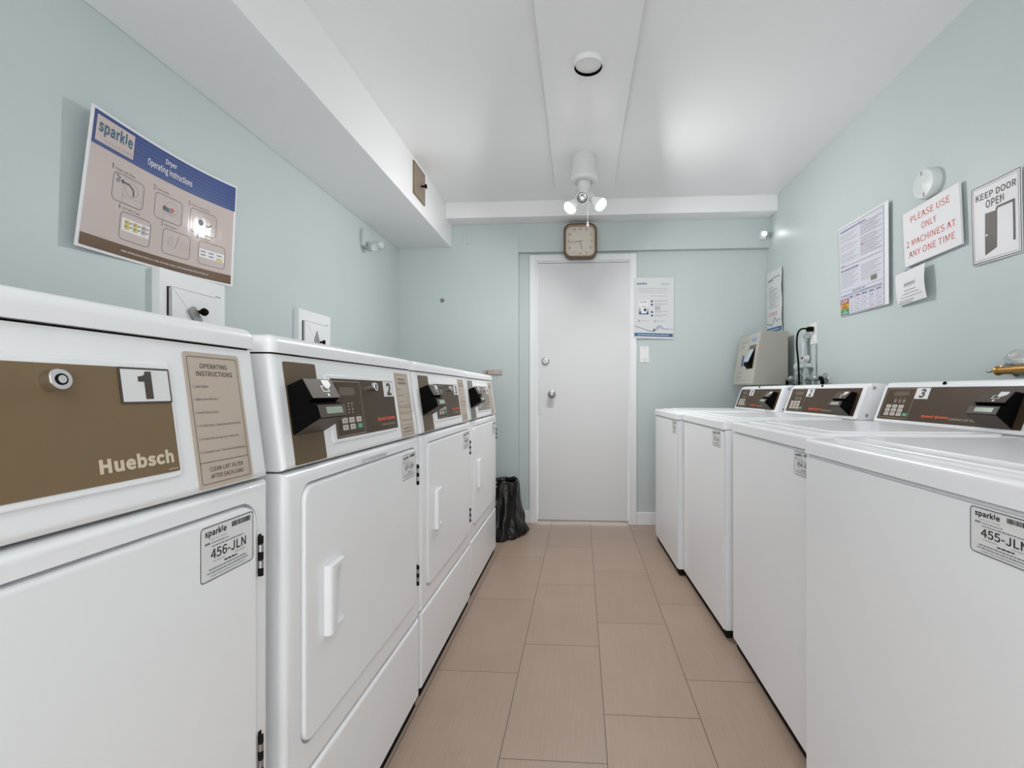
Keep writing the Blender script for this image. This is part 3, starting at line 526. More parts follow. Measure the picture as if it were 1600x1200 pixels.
def reader(parent, x0, x1, M, zk=0.0, depth=(0.032, 0.048, 0.0585), hh=(0.064, 0.090, 0.129, 0.169, 0.160)):
    """wedge-shaped card reader standing out of a console face; hh: heights of back bottom, front bottom, slot lip, top front, top back"""
    hb, hf, hl, ht, hbk = (h + zk for h in hh)
    d1, d2, d3 = depth
    q = MB()
    prof = [(0.0, hbk), (-d1, ht), (-d2, hl), (-d2 + 0.010, hl - 0.006), (-d3 + 0.004, hl - 0.014), (-d3, hf), (0.0, hb)]
    q.prism(prof, 'x', x0, x1, M_BLK, 0.0015, 2, M)
    o = q.build('card_reader', parent)
    # taupe face plates: sloped upper plate, screen bezel, underside
    def slab(name, a, b, m, xa, xb, lift=0.0012, th=0.001):
        a = Vector(a); b = Vector(b); d = (b - a).normalized(); n = Vector((d.y, -d.x))
        if n.x > 0: n = -n
        A = a + n * lift; B = b + n * lift
        qq = MB()
        vs_ = [(xa, A.x, A.y), (xb, A.x, A.y), (xb, B.x, B.y), (xa, B.x, B.y)]
        a2 = a + n * (lift - th); b2 = b + n * (lift - th)
        vs_ += [(xa, a2.x, a2.y), (xb, a2.x, a2.y), (xb, b2.x, b2.y), (xa, b2.x, b2.y)]
        qq.add(vs_, [(0, 1, 2, 3), (4, 7, 6, 5), (0, 4, 5, 1), (1, 5, 6, 2), (2, 6, 7, 3), (3, 7, 4, 0)], m, M)
        return qq
    up0, up1 = (-d1, ht), (-d2, hl)
    qq = slab('f', up0, up1, M_RDR, x0 + 0.0012, x1 - 0.0012)
    # pictogram of a hand putting in a card, printed on the upper plate
    a = Vector(up0); b = Vector(up1); d = (b - a); L = d.length; d = d / L; n = Vector((d.y, -d.x)); n = -n if n.x > 0 else n
    def on(u, t):  # u along x 0..1, t from the top 0..1
        p = a + d * (L * t) + n * 0.0016
        return (x0 + (x1 - x0) * u, p.x, p.y)
    def poly(pts, m): qq.add([on(*p) for p in pts], [list(range(len(pts)))[::-1]], m, M)
    poly([(0.58, 0.05), (0.86, 0.05), (0.86, 0.30), (0.76, 0.46), (0.66, 0.52), (0.60, 0.44), (0.58, 0.25)], M_STK)
    for (p, r) in (((0.46, 0.36), (0.49, 0.68)), ((0.68, 0.36), (0.71, 0.68))): poly([(p[0], p[1]), (r[0], p[1]), (r[0], r[1]), (p[0], r[1])], M_STK)
    for (p, r) in (((0.46, 0.36), (0.58, 0.40)), ((0.46, 0.64), (0.71, 0.68))): poly([(p[0], p[1]), (r[0], p[1]), (r[0], r[1]), (p[0], r[1])], M_STK)
    poly([(0.56, 0.78), (0.63, 0.78), (0.63, 0.92), (0.56, 0.92)], M_STK)
    qq.build('face_plate', o)
    s0, s1 = (-d3 + 0.004, hl - 0.014), (-d3, hf)
    slab('b', s0, s1, M_RDR, x0 + 0.0012, x1 - 0.0012).build('screen_bezel', o)
    a = Vector(s0); b = Vector(s1); e = b - a
    sc = slab('s', a + e * 0.2, a + e * 0.74, M_LCD, x0 + (x1 - x0) * 0.25, x1 - (x1 - x0) * 0.16, 0.002, 0.0007)
    sc.build('screen', o)
    slab('u', (-d3 + 0.002, hf - 0.001), (-0.004, hb + 0.001), M_RDR, x0 + 0.0012, x1 - 0.0012, 0.0011).build('underside_plate', o)
    return o

def keys(parent, spots, wd, ht, y, M):
    for (x, h, m) in spots:
        MB().plate(x - wd / 2, h - ht / 2, x + wd / 2, h + ht / 2, y - 0.0012, y, m, 0.0012, M=M).greek(
            x - wd * 0.3, x + wd * 0.3, h + ht * 0.08, ht * 0.12, y - 0.0015, M_DBR if m is M_KEY else M_KEY, M, 2, (0.002, 0.004), 0.001).greek(
            x - wd * 0.3, x + wd * 0.3, h - ht * 0.22, ht * 0.12, y - 0.0015, M_DBR if m is M_KEY else M_KEY, M, 5, (0.002, 0.004), 0.001).build('key', parent)

# ---------------------------------------------------------------- dryers (left row, facing +x)
DW, DD = 0.72, 0.75
ZSM, ZTOP = 0.903, 1.157
def face_matrix(y0, z0, y1, z1):
    """maps (x, outward -y, height along the face) onto a sloping console face"""
    d = Vector((0, y1 - y0, z1 - z0)).normalized(); n = Vector((0, d.z, -d.y))   # n: into the machine
    return Matrix(((1, 0, 0, 0), (0, n.y, d.y, y0), (0, n.z, d.z, z0), (0, 0, 0, 1)))

def make_dryer(label, Y0, dx, kind, num, code, sticker=(0.549, 0.784, 0.105, 0.076), lint=False):
    root = thing('dryer', label, 'dryer', (-0.535 + dx, Y0, 0), PI / 2, 'row of front-loading dryers along the left wall')
    W, D = DW, DD
    # cabinet with a recess for the door
    zb = 0.293
    fe = lambda a, b: a.y < 0.01 and b.y < 0.01
    body = MB().box((0, 0, zb), (W, D, ZSM - 0.004), M_WHT, 0.016, 4, edges=fe)
    dx0, dz0, dx1, dz1 = 0.050, 0.360, 0.680, 0.866
    cutb = MB().prism(MB.rr(dx0 - 0.005, dz0 - 0.005, dx1 + 0.005, dz1 + 0.005, 0.034, 6), 'y', -0.05, 0.014, M_WHT)
    cb = cut(body, cutb)
    cb.box((0.012, 0.03, 0.028), (W - 0.012, D, zb), M_WHT)
    cb.box((0.008, 0.010, 0.0), (W - 0.012, D - 0.03, 0.031), M_DARK)  # black block stands in for the shade under the dryer
    cab = cb.build('cabinet', root, wn=False, angle=30)
    MB().box((0, 0, 0.030), (W, 0.030, zb - 0.004), M_WHT, 0.010, 4, edges=fe).build('lower_panel', root, wn=True)
    # door
    d = MB(); d.plate(dx0, dz0, dx1, dz1, -0.007, 0.0135, M_WHT, 0.030, 0.007)
    d = cut(d, MB().prism(MB.rr(0.113 + 0.027, 0.541 + 0.013, 0.113 + 0.073, 0.688 - 0.013, 0.012, 4), 'y', -0.06, 0.007, M_WHT))
    dr = d.build('door', root, wn=True, angle=40)
    # recessed pull with a raised bar on its left
    hx, hz0, hz1 = 0.113, 0.541, 0.688
    blk = MB().prism([(hx, -0.0065), (hx + 0.003, -0.020), (hx + 0.010, -0.0235), (hx + 0.070, -0.0175), (hx + 0.077, -0.0065)], 'z', hz0, hz1, M_WHT, 0.004, 3)
    pk = MB().prism(MB.rr(hx + 0.027, hz0 + 0.013, hx + 0.12, hz1 - 0.013, 0.012, 4), 'y', -0.06, 0.0, M_WHT)
    hb = cut(blk, pk)
    hb.build('handle', dr)
    for (za, zz) in ((0.744, 0.811), (0.414, 0.481)):
        h = MB(); n = 5
        for k in range(n):
            a = za + (zz - za) * k / n; e = za + (zz - za) * (k + 1) / n
            h.cyl((dx1 + 0.004, -0.008, a + 0.0008), (dx1 + 0.004, -0.008, e - 0.0008), 0.0042, M_DARK if k % 2 == 0 else M_STL, 12)
        h.box((dx1 + 0.009, -0.0015, za), (dx1 + 0.015, 0.0, zz), M_DARK)
        h.build('hinge', dr)
    asset_sticker(code, dr, sticker[0], sticker[1], sticker[2], sticker[3], -0.007)
    # console with a sloping face
    sl = 0.030
    con = MB().prism([(0.0, ZSM), (sl, 1.120), (D, 1.120), (D, ZSM)], 'x', 0.0, W, M_WHT, 0.014, 4, edges=lambda a, b: a.y < 0.1 and b.y < 0.1 and not (a.z > 1.11 and b.z > 1.11))
    con.build('console', root, wn=True, angle=40)
    MB().box((0.008, sl + 0.006, 1.1195), (W - 0.008, D - 0.01, 1.1235), M_DARK).build('lid_gap', root)
    MB().box((-0.003, sl - 0.006, 1.123), (W + 0.003, D, ZTOP), M_WHT, 0.018, 5, edges=lambda a, b: a.z > 1.14 or b.z > 1.14 or (a.y < 0.1 and b.y < 0.1 and abs(a.z - b.z) > 0.01)).build('lid', root, wn=True, angle=40)
    Mf = face_matrix(0.0, ZSM, sl, 1.120)
    # bezel and control panel
    bz = MB().plate(0.171, 0.033, 0.542, 0.187, -0.0045, 0.001, M_WHT, 0.008, 0.003, M=Mf)
    bzo = bz.build('panel_bezel', root, angle=40)
    pm = {'huebsch': M_HUE, 'speed': M_BRN, 'grey': M_GBR}[kind]
    y = -0.0045
    p = MB().plate(0.187, 0.041, 0.536, 0.178, y - 0.0008, y + 0.001, pm, 0.002, M=Mf)
    if kind == 'huebsch':
        p.text('Huebsch', 0.431, 0.053, 0.528, 0.071, y - 0.0012, M_CREAM, Mf, bold=0.055)
        p.greek(0.519, 0.533, 0.0445, 0.0012, y - 0.0012, M_CREAM, Mf, 1, (0.002, 0.004), 0.0008)
    else:
        p.frame(0.190, 0.0445, 0.3255, 0.172, 0.0011, y - 0.0012, M_LINE, 0.001, Mf)
        if kind == 'speed':
            p.text('Speed Queen', 0.403, 0.066, 0.521, 0.079, y - 0.0012, M_ORG, Mf, bold=0.05, shear=0.25)
            p.text('Commercial Dryer', 0.425, 0.0525, 0.520, 0.0605, y - 0.0012, M_LINE, Mf)
        else:
            p.text('Huebsch', 0.450, 0.054, 0.524, 0.067, y - 0.0012, M_CREAM, Mf, bold=0.05)
        for xx in (0.251, 0.268):
            for k in range(4):
                p.rect(xx, 0.118 - 0.007 * k, xx + 0.008 - (k % 2) * 0.003, 0.1205 - 0.007 * k, y - 0.0012, M_LINE, Mf)
    po = p.build('control_panel', root)
    # key lock
    lx, lh = 0.393, 0.159
    lk = MB().lathe([(0.0115, 0), (0.0115, 0.012), (0.0105, 0.014), (0.0, 0.014)], (lx, y, lh), (0, -1, 0), M_CHR, 24, Mf)
    lk.lathe([(0.0062, 0), (0.0062, 0.0006), (0.0, 0.0006)], (lx, y - 0.014, lh), (0, -1, 0), M_DARK, 18, Mf)
    lk.lathe([(0.0042, 0), (0.0042, 0.0012), (0.0, 0.0012)], (lx, y - 0.014, lh), (0, -1, 0), M_CHR, 18, Mf)
    lk.build('lock', po)
    n = MB()
    if kind == 'huebsch':
        n.plate(0.466, 0.1325, 0.5365, 0.178, y - 0.0018, y - 0.0006, M_DBR, 0.002, M=Mf)
        n.rect(0.4685, 0.1350, 0.5340, 0.1755, y - 0.0021, M_STK, Mf)
        n.text(num, 0.490, 0.138, 0.509, 0.1735, y - 0.0024, M_DBR, Mf, bold=0.045)
    else:
        n.plate(0.466, 0.1335, 0.5325, 0.1765, y - 0.0018, y - 0.0006, M_STK, 0.001, M=Mf)
        n.text(num, 0.484, 0.137, 0.516, 0.173, y - 0.0022, M_DBR, Mf, bold=0.05)
    n.build('number_plate', po)
    if kind != 'huebsch':
        MB().plate(0.218, 0.138, 0.290, 0.158, y - 0.0016, y - 0.0006, M_DISP if kind == 'speed' else M_LCD, 0.001, M=Mf).build('display', po)
        keys(po, [(0.297, 0.080, M_KEY), (0.261, 0.080, M_KEY), (0.228, 0.080, M_KEY), (0.228, 0.064, M_KEY), (0.263, 0.064, M_KEY), (0.300, 0.064, M_GRN)], 0.0245, 0.0125, y - 0.0006, Mf)
        st = MB().plate(0.031, 0.006, 0.141, 0.207, -0.0012, 0.001, M_STRIP if kind == 'speed' else M_GBR, 0.005, M=Mf)
        if num == '3':
            for k in range(2): st.disc(0.06 + 0.045 * k, 0.183, 0.002, -0.0016, M_DARK, Mf)
        st.build('mounting_strip', root)
        reader(root, 0.035, 0.139, Mf)
    # operating instructions
    s = MB().plate(0.568, 0.006, 0.678, 0.207, -0.0010, 0.001, M_TAN, 0.006, M=Mf)
    ys = -0.0014
    s.frame(0.574, 0.0125, 0.672, 0.2005, 0.0008, ys, M_DBR, 0.002, Mf)
    s.rect(0.574, 0.0435, 0.672, 0.0443, ys, M_DBR, Mf)
    s.text('OPERATING', 0.596, 0.183, 0.650, 0.1905, ys, M_DBR, Mf, bold=0.012)
    s.text('INSTRUCTIONS', 0.588, 0.1715, 0.659, 0.179, ys, M_DBR, Mf, bold=0.012)
    rows = ('1. Load Clothes.', '2. Make Cycle Selection.', '3. Insert Coin(s)/Card.', '4. To Start Dryer - Close Door and Push Start.', '5. To Stop Dryer During Cycle - Open Door.', '6. To Restart Dryer - Close Door and Push Start.')
    for k, r_ in enumerate(rows):
        zt = 0.156 - 0.0195 * k
        s.text(r_, 0.578, zt - 0.002, 0.578 + min(0.091, 0.0019 * len(r_)), zt + 0.0025, ys, M_DBR, Mf)
    if kind != 'huebsch':
        for k in (3, 4): s.rect(0.574, 0.103 - 0.0195 * (k - 3), 0.672, 0.1037 - 0.0195 * (k - 3), ys, M_DBR, Mf)
    s.text('CLEAN LINT FILTER', 0.590, 0.030, 0.658, 0.0365, ys, M_DBR, Mf, bold=0.008)
    s.text('AFTER EACH LOAD', 0.591, 0.0195, 0.657, 0.026, ys, M_DBR, Mf, bold=0.008)
    s.build('instruction_plate', root)
    if lint:
        cbx = MB(); cbx.text('LINT FILTER NOT REMOVABLE', 0.300, 0.8735, 0.452, 0.8825, -0.0007, M_GINK)
        cbx.build('lint_filter_lettering', root)
    return root

make_dryer('nearest dryer with tan-brown panel, cream Huebsch lettering and black number 1', 0.065, 0.0, 'huebsch', '1', '456-JLN', sticker=(0.559, 0.778, 0.108, 0.080))
make_dryer('second dryer with dark brown panel, number 2, card reader and sticker 457-JLN', 0.829, 0.0, 'speed', '2', '457-JLN', sticker=(0.549, 0.780, 0.110, 0.078), lint=True)
make_dryer('third dryer with brown panel, number 3 plate and two dots on its strip', 1.585, -0.003, 'speed', '3', '458-JLN')
make_dryer('farthest dryer with grey-brown panel, beside the black garbage bag', 2.345, -0.010, 'grey', '4', '459-JLN')

# ---------------------------------------------------------------- washers (right row, facing -x)
WW, WD = 0.675, 0.76
def make_washer(label, far, near, num, code, st, logo_on=True):
    """far, near: front corners (x, y) of the cabinet"""
    fx, fy = far; nx, ny = near
    ang = math.atan2(ny - fy, nx - fx)
    W = math.hypot(ny - fy, nx - fx); D = WD
    root = thing('washer', label, 'washer', (fx, fy, 0), ang, 'row of top-loading washers along the right wall')
    fe = lambda a, b: a.y < 0.01 and b.y < 0.01
    ve = lambda a, b: abs(a.z - b.z) > 0.1 and a.y < 0.01
    MB().box((0, 0, 0.038), (W, D, 0.886), M_WHT2, 0.006, 3, edges=lambda a, b: fe(a, b) and abs(a.z - b.z) < 0.1).build('cabinet', root, wn=True)
    MB().box((0.004, -0.004, 0.039), (W - 0.004, 0.0, 0.880), M_WHT2, 0.003, 2, edges=fe).build('front_panel', root, wn=True)
    for (x, y) in ((0.06, 0.06), (W - 0.06, 0.06), (0.06, D - 0.06), (W - 0.06, D - 0.06)):
        MB().cyl((x, y, 0), (x, y, 0.012), 0.020, M_BLK, 16).cyl((x, y, 0.012), (x, y, 0.039), 0.010, M_STL, 12).build('foot', root)
    MB().box((0.012, 0.009, 0.004), (W - 0.008, D - 0.02, 0.039), M_DARK).build('toe_shade_block', root)  # black block stands in for contact shadow and dirt under the washer
    # top deck and lid
    deck = MB().box((-0.002, -0.008, 0.889), (W + 0.002, D, 0.928), M_WHT2, 0.011, 4, edges=lambda a, b: a.z > 0.9 and b.z > 0.9 or (a.y < 0 and b.y < 0 and abs(a.z - b.z) > 0.02))
    deck.build('top_deck', root, wn=True, angle=40)
    l = MB().prism(MB.rr(0.035, 0.040, W - 0.035, 0.520, 0.03, 5), 'z', 0.927, 0.934, M_WHT2, 0.004, 3, edges=lambda a, b: a.z > 0.93 and b.z > 0.93)
    l.prism(MB.rr(0.075, 0.085, W - 0.075, 0.49, 0.04, 5), 'z', 0.933, 0.9375, M_WHT2, 0.003, 3, edges=lambda a, b: a.z > 0.935 and b.z > 0.935)
    l.build('lid', root, wn=True, angle=40)
    asset_sticker(code, root, st[0], st[1], st[2], 0.070, -0.004)
    # console
    y0, z0, y1, z1 = 0.553, 0.929, 0.608, 1.084
    prof = [(y0, z0), (y1 - 0.005, z1 - 0.014), (y1 + 0.002, z1), (y1 + 0.025, z1 + 0.003), (0.705, z1 - 0.006), (D - 0.005, 1.0), (D - 0.005, z0)]
    MB().prism(prof, 'x', 0.004, W - 0.004, M_WHT2, 0.0035, 2).build('console', root, angle=40)
    Mf = face_matrix(y0, z0, y1 - 0.005, z1 - 0.014)
    fr = MB().prism(MB.rr(0.008, 0.003, W - 0.008, 0.152, 0.004, 3), 'y', -0.006, 0.001, M_WHT2, 0.002, 2, M=Mf)
    fr.build('panel_frame', root, angle=40)
    y = -0.006
    pn = MB().plate(0.026, 0.014, W - 0.035, 0.143, y - 0.0008, y + 0.001, M_BRN, 0.002, M=Mf)
    yp = y - 0.0012
    pn.frame(0.035, 0.021, 0.193, 0.138, 0.0011, yp, M_LINE, 0.001, Mf)
    for k in range(3):
        pn.rect(0.092 + 0.024 * k, 0.090, 0.106 + 0.024 * k, 0.093, yp, M_LINE, Mf); pn.rect(0.095 + 0.024 * k, 0.099, 0.098 + 0.024 * k, 0.102, yp, M_LINE, Mf)
        pn.rect(0.094 + 0.024 * k, 0.083, 0.105 + 0.024 * k, 0.086, yp, M_LINE, Mf)
    pn.text('Speed Queen', 0.259, 0.029, 0.380, 0.041, yp, M_ORG, Mf, bold=0.05, shear=0.25)
    pn.text('Commercial Washer', 0.384, 0.0275, 0.512, 0.0375, yp, M_LINE, Mf)
    po = pn.build('control_panel', root)
    MB().plate(0.080, 0.108, 0.166, 0.127, y - 0.0016, y - 0.0006, M_DISP, 0.001, M=Mf).build('display', po)
    sp = [(0.072 + 0.035 * i, 0.067 - 0.0155 * j, M_KEY) for j in range(3) for i in range(3)] + [(0.176, 0.036, M_GRN)]
    keys(po, sp, 0.026, 0.0125, y - 0.0006, Mf)
    if num:
        n = MB().plate(0.195, 0.0985, 0.260, 0.140, y - 0.0018, y - 0.0006, M_STK, 0.001, M=Mf)
        n.text(num, 0.214, 0.102, 0.243, 0.1365, y - 0.0022, M_DBR, Mf, bold=0.05, shear=0.12); n.build('number_plate', po)
    reader(root, W - 0.165, W - 0.062, Mf, depth=(0.030, 0.047, 0.058), hh=(0.014, 0.040, 0.079, 0.118, 0.122))
    # screws on the near end of the console and the button on its top edge
    for (yy, zz) in ((y0 + 0.035, 0.950), (y1 + 0.012, 1.066)):
        MB().lathe([(0.007, 0), (0.007, 0.002), (0.004, 0.0035), (0.0, 0.0035)], (W - 0.004, yy, zz), (1, 0, 0), M_STL, 14).build('screw', root)
    MB().box((W - 0.0042, 0.672, z0 + 0.002), (W - 0.0035, 0.6735, 1.07), M_GINK).build('end_seam', root)
    MB().lathe([(0.007, 0), (0.006, 0.003), (0.0, 0.004)], (W * 0.45, y1 - 0.0025, z1 - 0.0055), (0, -1, 0.35), M_BLK, 14).build('button', root)
    return root

make_washer('farthest washer, number 1, in front of the grey payment box', (0.548, 3.395), (0.565, 2.720), '1', '452-JLN', (0.545, 0.806, 0.100))
make_washer('second washer from the door, number 2, turned slightly out of line', (0.597, 2.710), (0.618, 2.035), '2', '453-JLN', (0.520, 0.806, 0.110))
make_washer('third washer from the door, number 3, with sticker 454-JLN cut off by its neighbour', (0.637, 1.985), (0.637, 1.310), '3', '454-JLN', (0.557, 0.808, 0.110))
make_washer('nearest washer, with sticker 455-JLN at its right front', (0.602, 1.285), (0.602, 0.610), '', '455-JLN', (0.526, 0.808, 0.112))

# ---------------------------------------------------------------- signs on the walls
def sheet(name, label, cat, corners, W, H, normal, draw, th=0.0008, bulge=None, group=None, loc=None, back=M_PAP):
    """a printed sheet: drawn flat in 0..W x 0..H, then laid on its four corners (tl, tr, br, bl)"""
    tl, tr, br, bl = (Vector(c) for c in corners); n = Vector(normal)
    q = MB(); q.rect(0, 0, W, H, 0.0, back, nx=14, nz=10); q.rect(0, 0, W, H, th, back, nx=14, nz=10)
    k = len(q.v) // 2
    # rim
    for (a, b) in (((0, 0), (W, 0)), ((W, 0), (W, H)), ((W, H), (0, H)), ((0, H), (0, 0))):
        for i in range(14):
            p0 = (a[0] + (b[0] - a[0]) * i / 14, a[1] + (b[1] - a[1]) * i / 14); p1 = (a[0] + (b[0] - a[0]) * (i + 1) / 14, a[1] + (b[1] - a[1]) * (i + 1) / 14)
            q.add([(p0[0], 0, p0[1]), (p1[0], 0, p1[1]), (p1[0], th, p1[1]), (p0[0], th, p0[1])], [(0, 1, 2, 3)], back)
    draw(q, W, H)
    if bulge:
        bm_ = bmesh.new()
        vv = [bm_.verts.new(p) for p in q.v]
        for f, mi in zip(q.f, q.m):
            try: bm_.faces.new([vv[i] for i in f]).material_index = mi
            except ValueError: pass
        for (nn, ax, L_) in ((14, 0, W), (10, 2, H)):
            for i in range(1, nn):
                co = Vector((0, 0, 0)); co[ax] = L_ * i / nn; no = Vector((0, 0, 0)); no[ax] = 1
                bmesh.ops.bisect_plane(bm_, geom=bm_.verts[:] + bm_.edges[:] + bm_.faces[:], dist=1e-6, plane_co=co, plane_no=no)
        bm_.verts.index_update()
        q.v = [v.co.copy() for v in bm_.verts]; q.f = [[v.index for v in f.verts] for f in bm_.faces]; q.m = [f.material_index for f in bm_.faces]
        bm_.free()
    def dfm(p):
        s, t = p.x / W, p.z / H
        P = (bl * (1 - s) + br * s) * (1 - t) + (tl * (1 - s) + tr * s) * t
        return P + n * ((bulge(s, t) if bulge else 0.0) + th - p.y)
    o = q.build(name, None, loc if loc is not None else tuple((bl + br) / 2), deform=dfm, smooth=False)
    tag(o, label, cat, group)
    return o
E = 0.0004

# dryer instructions on the left wall
M_PINK = mat('laminated_pink_beige', (0.60, 0.515, 0.49), 0.08, spec=0.16)
M_POBR = mat('poster_brown', (0.14, 0.08, 0.045), 0.25, spec=0.25)
M_YEL = mat('yellow_ink', (0.62, 0.50, 0.12), 0.5)
def draw_dryer(q, W, H):
    e = -E
    q.rect(0.012, 0.008, W - 0.010, H - 0.010, e, M_PINK, nx=24, nz=8)
    q.rect(0.012, 0.008, W - 0.010, 0.045, e * 2, M_POBR, nx=24)
    q.rect(0.012, H - 0.112, W - 0.006, H - 0.008, e * 2, M_BLUE, nx=24, nz=2)
    for k in range(7): q.rect(0.170, H - 0.105 + 0.0135 * k, W - 0.006, H - 0.0995 + 0.0135 * k, e * 3, M_BLU2, nx=20)
    q.rect(0.022, H - 0.100, 0.165, H - 0.020, e * 3, M_PINK, nx=6)
    logo(q, 0.030, H - 0.093, 0.158, H - 0.028, e * 4, M_TEAL, msub=M_GINK)
    q.text('Dryer', 0.300, H - 0.055, 0.350, H - 0.032, e * 4, M_PAP, bold=0.015)
    q.text('Operating Instructions', 0.224, H - 0.093, 0.424, H - 0.062, e * 4, M_PAP, bold=0.015)
    q.text('WWW.SPARKLESOLUTIONS.CA | 1-866-769-9680 | EMAIL: SERVICE@SPARKLESOLUTIONS.CA', 0.155, 0.021, 0.520, 0.030, e * 3, M_PAP, bold=0.01)
    lab = ('Clean Lint Filter', 'Load Laundry', 'Close Loading Door', 'Set Fabric Type', 'Make Payment', 'Push Start')
    pos = ((0.100, 0.178), (0.268, 0.178), (0.424, 0.178), (0.140, 0.062), (0.312, 0.062), (0.470, 0.062))
    for k, (x, z) in enumerate(pos):
        w_, h_ = 0.122, 0.092
        q.text(str(k + 1), x - 0.010, z + h_ + 0.004, x - 0.003, z + h_ + 0.021, e * 2, M_DBR, bold=0.01)
        q.text(lab[k], x + 0.004, z + h_ + 0.005, x + 0.004 + 0.0046 * len(lab[k]), z + h_ + 0.015, e * 2, M_DBR)
        q.frame(x, z, x + w_, z + h_, 0.0019, e * 2, M_DBR, 0.016)
        cx, cz = x + w_ * 0.6, z + h_ * 0.58
        if k in (0, 1, 2):
            q.frame(x + w_ * 0.32, z + 0.002, x + w_ * 0.94, z + h_ * 0.93, 0.0007, e * 2, M_GINK, 0.003)
            q.rect(x + w_ * 0.32, z + h_ * 0.28, x + w_ * 0.94, z + h_ * 0.29, e * 2, M_GINK)
            n = 22; pts = [(cx + 0.026 * math.cos(2 * PI * j / n), cz + 0.022 * math.sin(2 * PI * j / n)) for j in range(n + 1)]
            q.line(pts, 0.0013, e * 2, M_GINK)
        if k == 0:
            q.line([(cx + 0.008, cz - 0.018), (cx + 0.006, cz + 0.002), (cx - 0.010, cz + 0.014), (cx - 0.036, cz + 0.016)], 0.005, e * 3, M_DBR)
            q.face([(cx - 0.046, cz + 0.016), (cx - 0.034, cz + 0.008), (cx - 0.034, cz + 0.024)][::-1], e * 3, M_DBR)
            for j in range(5): q.disc(x + 0.016 + 0.004 * (j % 3), cz + 0.012 + 0.006 * (j % 4), 0.005, e * 2, M_GINK, n=9)
        if k == 1:
            for (a, b, m_) in ((-0.018, -0.008, M_DBR), (-0.006, -0.010, M_TEAL), (0.006, -0.010, M_GINK), (0.014, -0.006, M_RED)): q.disc(cx - 0.012 + a, cz + b, 0.009, e * 3, m_, n=12)
            q.frame(x + w_ * 0.62, cz - 0.018, x + w_ * 0.93, cz - 0.004, 0.0007, e * 3, M_GINK, 0.002)
        if k == 2:
            q.disc(cx - 0.022, cz - 0.008, 0.013, e * 3, M_GINK, n=14)
            q.line([(cx, cz - 0.012), (cx + 0.012, cz - 0.016), (cx + 0.026, cz - 0.004)], 0.004, e * 3, M_DBR)
            q.line([(cx - 0.02, cz + 0.02), (cx + 0.03, cz + 0.024), (cx + 0.036, cz - 0.02)], 0.0008, e * 3, M_GINK)
        if k == 3:
            q.rect(x + 0.008, z + 0.030, x + w_ - 0.006, z + 0.072, e * 2, M_PAP)
            for j in range(3): q.rect(x + 0.018 + 0.033 * j, z + 0.036, x + 0.036 + 0.033 * j, z + 0.068, e * 3, M_YEL if j < 2 else M_TAN)
            for j in range(6):
                q.rect(x + 0.020 + 0.0165 * j, z + 0.058, x + 0.030 + 0.0165 * j, z + 0.063, e * 4, M_GINK); q.rect(x + 0.020 + 0.0165 * j, z + 0.044, x + 0.030 + 0.0165 * j, z + 0.049, e * 4, M_GINK)
        if k == 4:
            q.line([(x + 0.006, cz - 0.008), (x + 0.026, cz - 0.008)], 0.001, e * 2, M_GINK); q.line([(x + 0.026, cz + 0.004), (x + 0.040, cz + 0.014), (x + 0.044, cz - 0.018), (x + 0.028, cz - 0.016), (x + 0.026, cz + 0.004)], 0.001, e * 2, M_GINK)
            q.line([(x + 0.056, cz - 0.026), (x + 0.070, cz + 0.024)], 0.0014, e * 2, M_DBR)
            q.frame(x + 0.078, cz - 0.018, x + 0.112, cz + 0.004, 0.0009, e * 2, M_GINK, 0.004)
        if k == 5:
            q.rect(x + 0.006, z + 0.028, x + w_ - 0.004, z + 0.062, e * 2, M_PAP)
            for j in range(3):
                q.rect(x + 0.012 + 0.036 * j, z + 0.049, x + 0.034 + 0.036 * j, z + 0.054, e * 3, M_GINK); q.rect(x + 0.012 + 0.036 * j, z + 0.036, x + 0.034 + 0.036 * j, z + 0.041, e * 3, M_GINK if j < 2 else M_YEL)
            q.rect(x + 0.082, z + 0.030, x + 0.110, z + 0.036, e * 3, M_YEL)
def bl_dryer(s, t):
    return -0.070 * (s - s ** 3)
sheet('instruction_poster', 'large laminated dryer poster with blue heading band, curling off the left wall', 'poster',
      ((-1.418, 1.286, 1.893), (-1.420, 1.871, 1.902), (-1.424, 1.851, 1.482), (-1.437, 1.253, 1.469)), 0.632, 0.432, (1, 0, 0), draw_dryer, bulge=bl_dryer)

